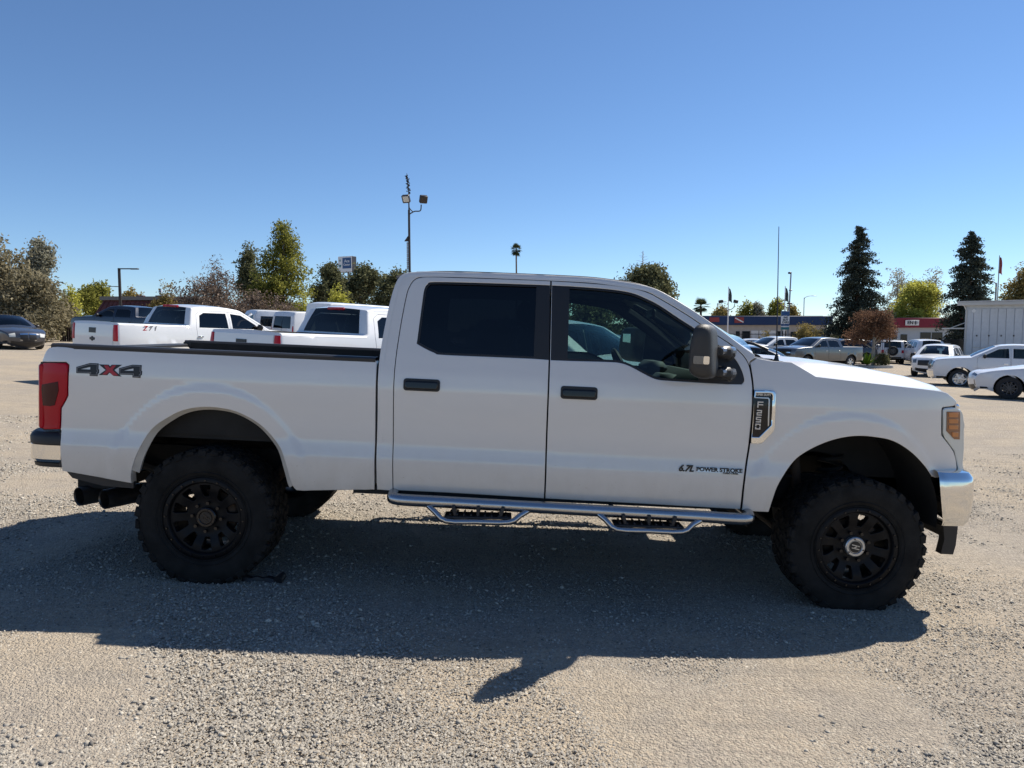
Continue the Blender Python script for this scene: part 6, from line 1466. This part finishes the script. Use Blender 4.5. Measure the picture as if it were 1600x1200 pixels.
# iron fence, right
d = 60.0
def iron_fence(pa, pb, d, zt_, label, sp=.13):
    a = at(pa, 520, d); b = at(pb, 520, d); z0 = ground_z((a.x + b.x) / 2); f = empty('iron_fence', Matrix.Translation((a.x, d, z0)), label, 'fence', 'black iron fence along the street'); L = b.x - a.x; h = at(1340, zt_, d).z - z0
    MB().box((L / 2, 0, h - .15), (L, .04, .05)).build('top_rail', 'iron', f); MB().box((L / 2, 0, .20), (L, .04, .05)).build('bottom_rail', 'iron', f)
    pk = MB()
    for k in range(int(L / sp)): pk.box((k * sp, 0, h / 2), (.022, .022, h))
    o = pk.build('pickets', 'iron', f, 0, False); o['kind'] = 'stuff'
    for k in range(int(L / 2.6) + 1): MB().box((min(L, k * 2.6), 0, h / 2), (.09, .09, h + .15)).build('post', 'iron', f)
iron_fence(1120, 1336, 72, 520, 'black iron fence in front of the blue fascia building'); iron_fence(1337, 1395, 54, 532, 'black iron gate section behind the rust coloured tree'); iron_fence(1462, 1512, 62, 530, 'black fence section between the open door vehicle and the shed', .05)
# planted island
c = spot(1362, 47); isl = MB(); poly = [(1.45 * math.cos(a) * 1.0, .9 * math.sin(a)) for a in np.linspace(0, 2 * math.pi, 24, endpoint=False)]
V = [(x, y, -.3) for x, y in poly] + [(x, y, .16) for x, y in poly] + [(x * .88, y * .82, .16) for x, y in poly] + [(x * .88, y * .82, .10) for x, y in poly]; n = 24
F = [(r_ * n + i, r_ * n + (i + 1) % n, (r_ + 1) * n + (i + 1) % n, (r_ + 1) * n + i) for r_ in range(3) for i in range(n)]
rt = empty('planter_island', Matrix.Translation(c), 'small kerbed planting island at the foot of the rust coloured tree', 'planter'); isl.add(V, F).build('kerb', 'kerb', rt, 30); MB().add([(x * .88, y * .82, .105) for x, y in poly], [tuple(range(n))]).build('soil', 'soil', rt)
# ---- poles
def pole_base(name, px, d, label, cat, group=None):
    p = at(px, 520, d); z0 = ground_z(p.x, p.y); return empty(name, Matrix.Translation((p.x, p.y, z0)), label, cat, group), p.x, z0
def Zr(py, d, z0): return at(800, py, d).z - z0
d = 48; rt, x0, z0 = pole_base('floodlight_pole', 641, d, 'floodlight pole with two lamp heads and a whip mast above the cab', 'floodlight', 'lot lighting poles')
H = Zr(328, d, z0); MB().tube([(0, 0, -.3), (0, 0, H)], [.10, .075], 10).build('pole', 'pole_dark', rt)
MB().tube([(0, 0, H - .1), (0, 0, Zr(300, d, z0)), (-.12, 0, Zr(271, d, z0))], [.05, .035, .02], 6).build('mast', 'pole_dark', rt)
cl = MB(); random.seed(5)
for k in range(26):
    z = Zr(302 - k * 1.1, d, z0); cl.box((random.uniform(-.08, .08) - .004 * k, 0, z), (.16, .05, .05), Matrix.Rotation(R(random.uniform(-50, 50)), 3, 'Y'))
o = cl.build('mast_bristles', 'pole_dark', rt); o['kind'] = 'stuff'
arm = MB().tube(curve([(0, 0, H - .3), (.35, 0, H - .10), (.75, 0, H - .05), (.82, 0, H + .35)], 4), .04, 6).tube(curve([(.25, 0, H - .12), (.05, -.1, H + .1), (.0, -.15, H + .4)], 4), .035, 6).build('arm', 'pole_dark', rt)
for x, y, rz, mm in ((-.15, -.25, -20, 'led_face'), (.98, -.1, 25, 'pole_dark')):
    hd = MB().box((x, y, H + .68), (.52, .28, .52), Matrix.Rotation(R(rz * .5), 3, 'Y') @ Matrix.Rotation(R(28), 3, 'X') @ Matrix.Rotation(R(rz), 3, 'Z'), .05).build('lamp_head', 'pole_dark', rt)
    if mm == 'led_face': MB().box((x, y - .145, H + .63), (.40, .03, .38), Matrix.Rotation(R(rz * .5), 3, 'Y') @ Matrix.Rotation(R(28), 3, 'X') @ Matrix.Rotation(R(rz), 3, 'Z'), .01).build('lamp_lens', 'led_face', hd)
MB().prism([(-.32, Zr(377, d, z0)), (-.08, Zr(369, d, z0)), (-.08, Zr(377, d, z0))], -.1, .1).build('bracket', 'pole_dark', rt)
lad = MB()
for k in range(14): lad.box((-.13, 0, Zr(380 + k * 3.0, d, z0)), (.10, .05, .10), Matrix.Rotation(R(30 * (-1) ** k), 3, 'Y'))
lad.tube([(-.14, 0, Zr(378, d, z0)), (-.16, 0, Zr(425, d, z0))], .02, 5).build('cable_tray', 'galv', rt)
def street_light(px, d, top, label, arm=.9, mm='pole_dark', side=1, curved=False, r_=.07):
    rt, x0, z0 = pole_base('street_light', px, d, label, 'street light', 'street lights'); H = Zr(top, d, z0); MB().tube([(0, 0, -.3), (0, 0, H)], [r_ * 1.2, r_], 8).build('pole', mm, rt)
    if curved: MB().tube(curve([(0, 0, H - .4), (side * .15, 0, H), (side * arm * .5, 0, H + .25), (side * arm, 0, H + .3)], 4), r_ * .6, 6).build('arm', mm, rt); z = H + .28
    else: MB().box((side * arm * .4, 0, H - .04), (arm * .9, .07, .07)).build('arm', mm, rt); z = H - .05
    MB().box((side * arm, 0, z), (arm * .55, .22, .08), ch=.03).build('lamp_head', mm, rt)
street_light(190, 47, 419, 'brown lamp post with flat lamp head by the mansard building', 1.0, r_=.09); street_light(173.5, 80, 447, 'shorter distant lamp post left of the brown lamp post', .8, r_=.08)
street_light(1255, 118, 465, 'pale street light with curved arm right of the buying sign', 1.6, 'galv', 1, True); street_light(1120, 125, 474, 'pale street light with curved arm left of the floodlight flagpole', 1.5, 'galv', 1, True); street_light(1553, 88, 442, 'pale street light with curved arm above the metal shed', 1.4, 'galv', -1, True, .10)
def flagpole(px, d, top, flag_mat, label, fl, lights=False, mm='sign_white'):
    rt, x0, z0 = pole_base('flagpole', px, d, label, 'flagpole', 'flagpoles'); H = Zr(top, d, z0); MB().tube([(0, 0, -.3), (0, 0, H)], [.09, .045], 8).build('pole', mm, rt)
    rows = [[(.04 + .50 * u * (.35 + .65 * v) + .06 * math.sin(v * 5), .10 * math.sin(u * 6 + v * 2), H - .1 - fl * v - .25 * u) for u in np.linspace(0, 1, 6)] for v in np.linspace(0, 1, 8)]
    o = MB().grid(rows).build('flag', flag_mat, rt); md = o.modifiers.new('thickness', 'SOLIDIFY'); md.thickness = .01
    if lights:
        z = Zr(478, d, z0); MB().tube(curve([(-.75, 0, z + .3), (-.6, 0, z - .2), (0, 0, z - .5), (.6, 0, z - .2), (.75, 0, z + .3)], 4), .04, 6).build('arm', 'pole_dark', rt)
        for s in (-1, 1): MB().box((s * .85, 0, z + .50), (.50, .3, .36), Matrix.Rotation(R(12 * s), 3, 'Y'), .04).build('lamp_head', 'pole_dark', rt)
flagpole(1137, 82, 448, 'flag_dark', 'white flagpole with dark flag and two floodlights', 1.5, True); flagpole(1225, 80, 447, 'flag_dark', 'thin flagpole with dark drooping flag behind the buying sign', 1.5); flagpole(1556, 86, 399, 'flag_red', 'flagpole with faded red striped flag above the metal shed', 2.0, mm='galv')
d = 74; rt, x0, z0 = pole_base('camera_pole', 1230, d, 'leaning camera pole with two floodlights beside the buying sign', 'floodlight', 'lot lighting poles'); H = Zr(428, d, z0)
MB().tube([(0, 0, -.3), (.22, 0, H)], [.10, .07], 8).build('pole', 'galv', rt); MB().box((.10, 0, H + .1), (.35, .2, .2), ch=.05).build('camera', 'pole_dark', rt); MB().box((.22, 0, H * .80), (.3, .2, .12), ch=.03).build('bracket', 'galv', rt)
z = Zr(478, d, z0); MB().tube([(-.7, 0, z + .1), (0, 0, z - .2), (.1, 0, z - .3)], .04, 6).build('arm', 'pole_dark', rt)
for s in (-.85, .12): MB().box((s, -.05, z + .25), (.5, .3, .16), ch=.05).build('lamp_head', 'pole_dark', rt)
# pole sign WE BUY CARS
d = 70; rt, x0, z0 = pole_base('pylon_sign', 1226, d, 'upright blue and white pylon sign reading WE BUY CARS', 'sign'); zt = Zr(486, d, z0); zb_ = Zr(515, d, z0); w = 12.2 / F_PX * d
for s in (-1, 1): MB().box((s * w * .40, .04, zt / 2), (.12, .12, zt)).build('post', 'galv', rt)
for a, b_, mm in ((486, 493.5, 'sign_blue'), (494, 506, 'sign_white'), (506.5, 509, 'sign_blue'), (509.3, 511, 'sign_white'), (511.3, 515, 'sign_teal')):
    za, zc_ = Zr(a, d, z0), Zr(b_, d, z0); MB().box((0, -.06, (za + zc_) / 2), (w, .14, za - zc_), ch=.015).build('sign_panel', mm, rt)
for k, t_ in enumerate(('WE', 'BUY', 'CARS')): text('sign_lettering', t_, .27, 'sign_dark', rt, Matrix.Translation((0, -.14, Zr(496.3 + k * 3.7, d, z0))), .01, .006)
# motel style pole sign, left
d = 74; rt, x0, z0 = pole_base('pole_sign', 544.5, d, 'white and blue box sign on a tall grey post above the oaks', 'sign'); zt = Zr(401, d, z0); zb_ = Zr(425.5, d, z0); wd = 1.75; MB().tube([(.05, .2, 0), (.05, .2, zb_ + .3)], .11, 10).build('post', 'galv', rt)
Rz = Matrix.Rotation(R(22), 4, 'Z'); hh = zt - zb_
def sb(name, c, s_, mm, par): 
    o = MB().box(c, s_, ch=.01).build(name, mm, par); return o
hub = bpy.data.objects.new('sign_box', MB().box((0, 0, 0), (wd, .75, hh), ch=.02).mesh('sign_box')); hub.data.materials.append(MATS['sign_dark']); COL.objects.link(hub); hub.parent = rt; hub.location = (0, 0, (zt + zb_) / 2); hub.rotation_euler = (0, 0, R(-26))
MB().box((0, -.385, 0), (wd - .02, .03, hh - .02), ch=.004).build('sign_face', 'sign_white', hub); MB().box((.26, -.405, .10), (1.10, .03, hh * .68), ch=.004).build('sign_field', 'sign_blue', hub)
MB().prism([(-.82 + .12, .30), (-.52, .30), (-.61, .56)], -.42, -.40).build('sign_emblem', 'sign_teal', hub); MB().prism([(-.76, -.06), (-.46, -.06), (-.52, -.26), (-.61, -.34), (-.70, -.26)], -.42, -.40).build('sign_emblem', 'sign_teal', hub)
text('sign_lettering', 'Ace', .42, 'sign_white', hub, Matrix.Translation((.28, -.425, .30)), .01, .006); text('sign_lettering', 'Center', .30, 'sign_white', hub, Matrix.Translation((.26, -.425, -.06)), .01, .004)

# black strap lying by the rear tyre
a = on_ground(378, 909); b_ = on_ground(440, 907); mt = Matrix.Identity(4)
c_ = (a + b_) / 2; rt = empty('strap', Matrix.Translation((c_.x, c_.y, ground_z(c_.x))), 'black rubber strap lying on the gravel beside the rear tyre', 'strap'); L = (b_ - a).length
rw = []
for k in range(13):
    t = k / 12 - .5; x = t * L; z = .016 + .006 * math.sin(k * 1.7) - math.tan(SLOPE) * x; w = .022 + .010 * math.sin(k * .9)
    rw.append([(x, -w, z - .012), (x, -w * .6, z + .010), (x, w * .6, z + .012), (x, w, z - .012)])
MB().grid(rw).build('band', 'black_plastic', rt); MB().tube([(L * .47, -.03, .02 - math.tan(SLOPE) * L * .47), (L * .53, .03, .035 - math.tan(SLOPE) * L * .5)], [.03, .024], 10).build('buckle', 'black_plastic', rt)
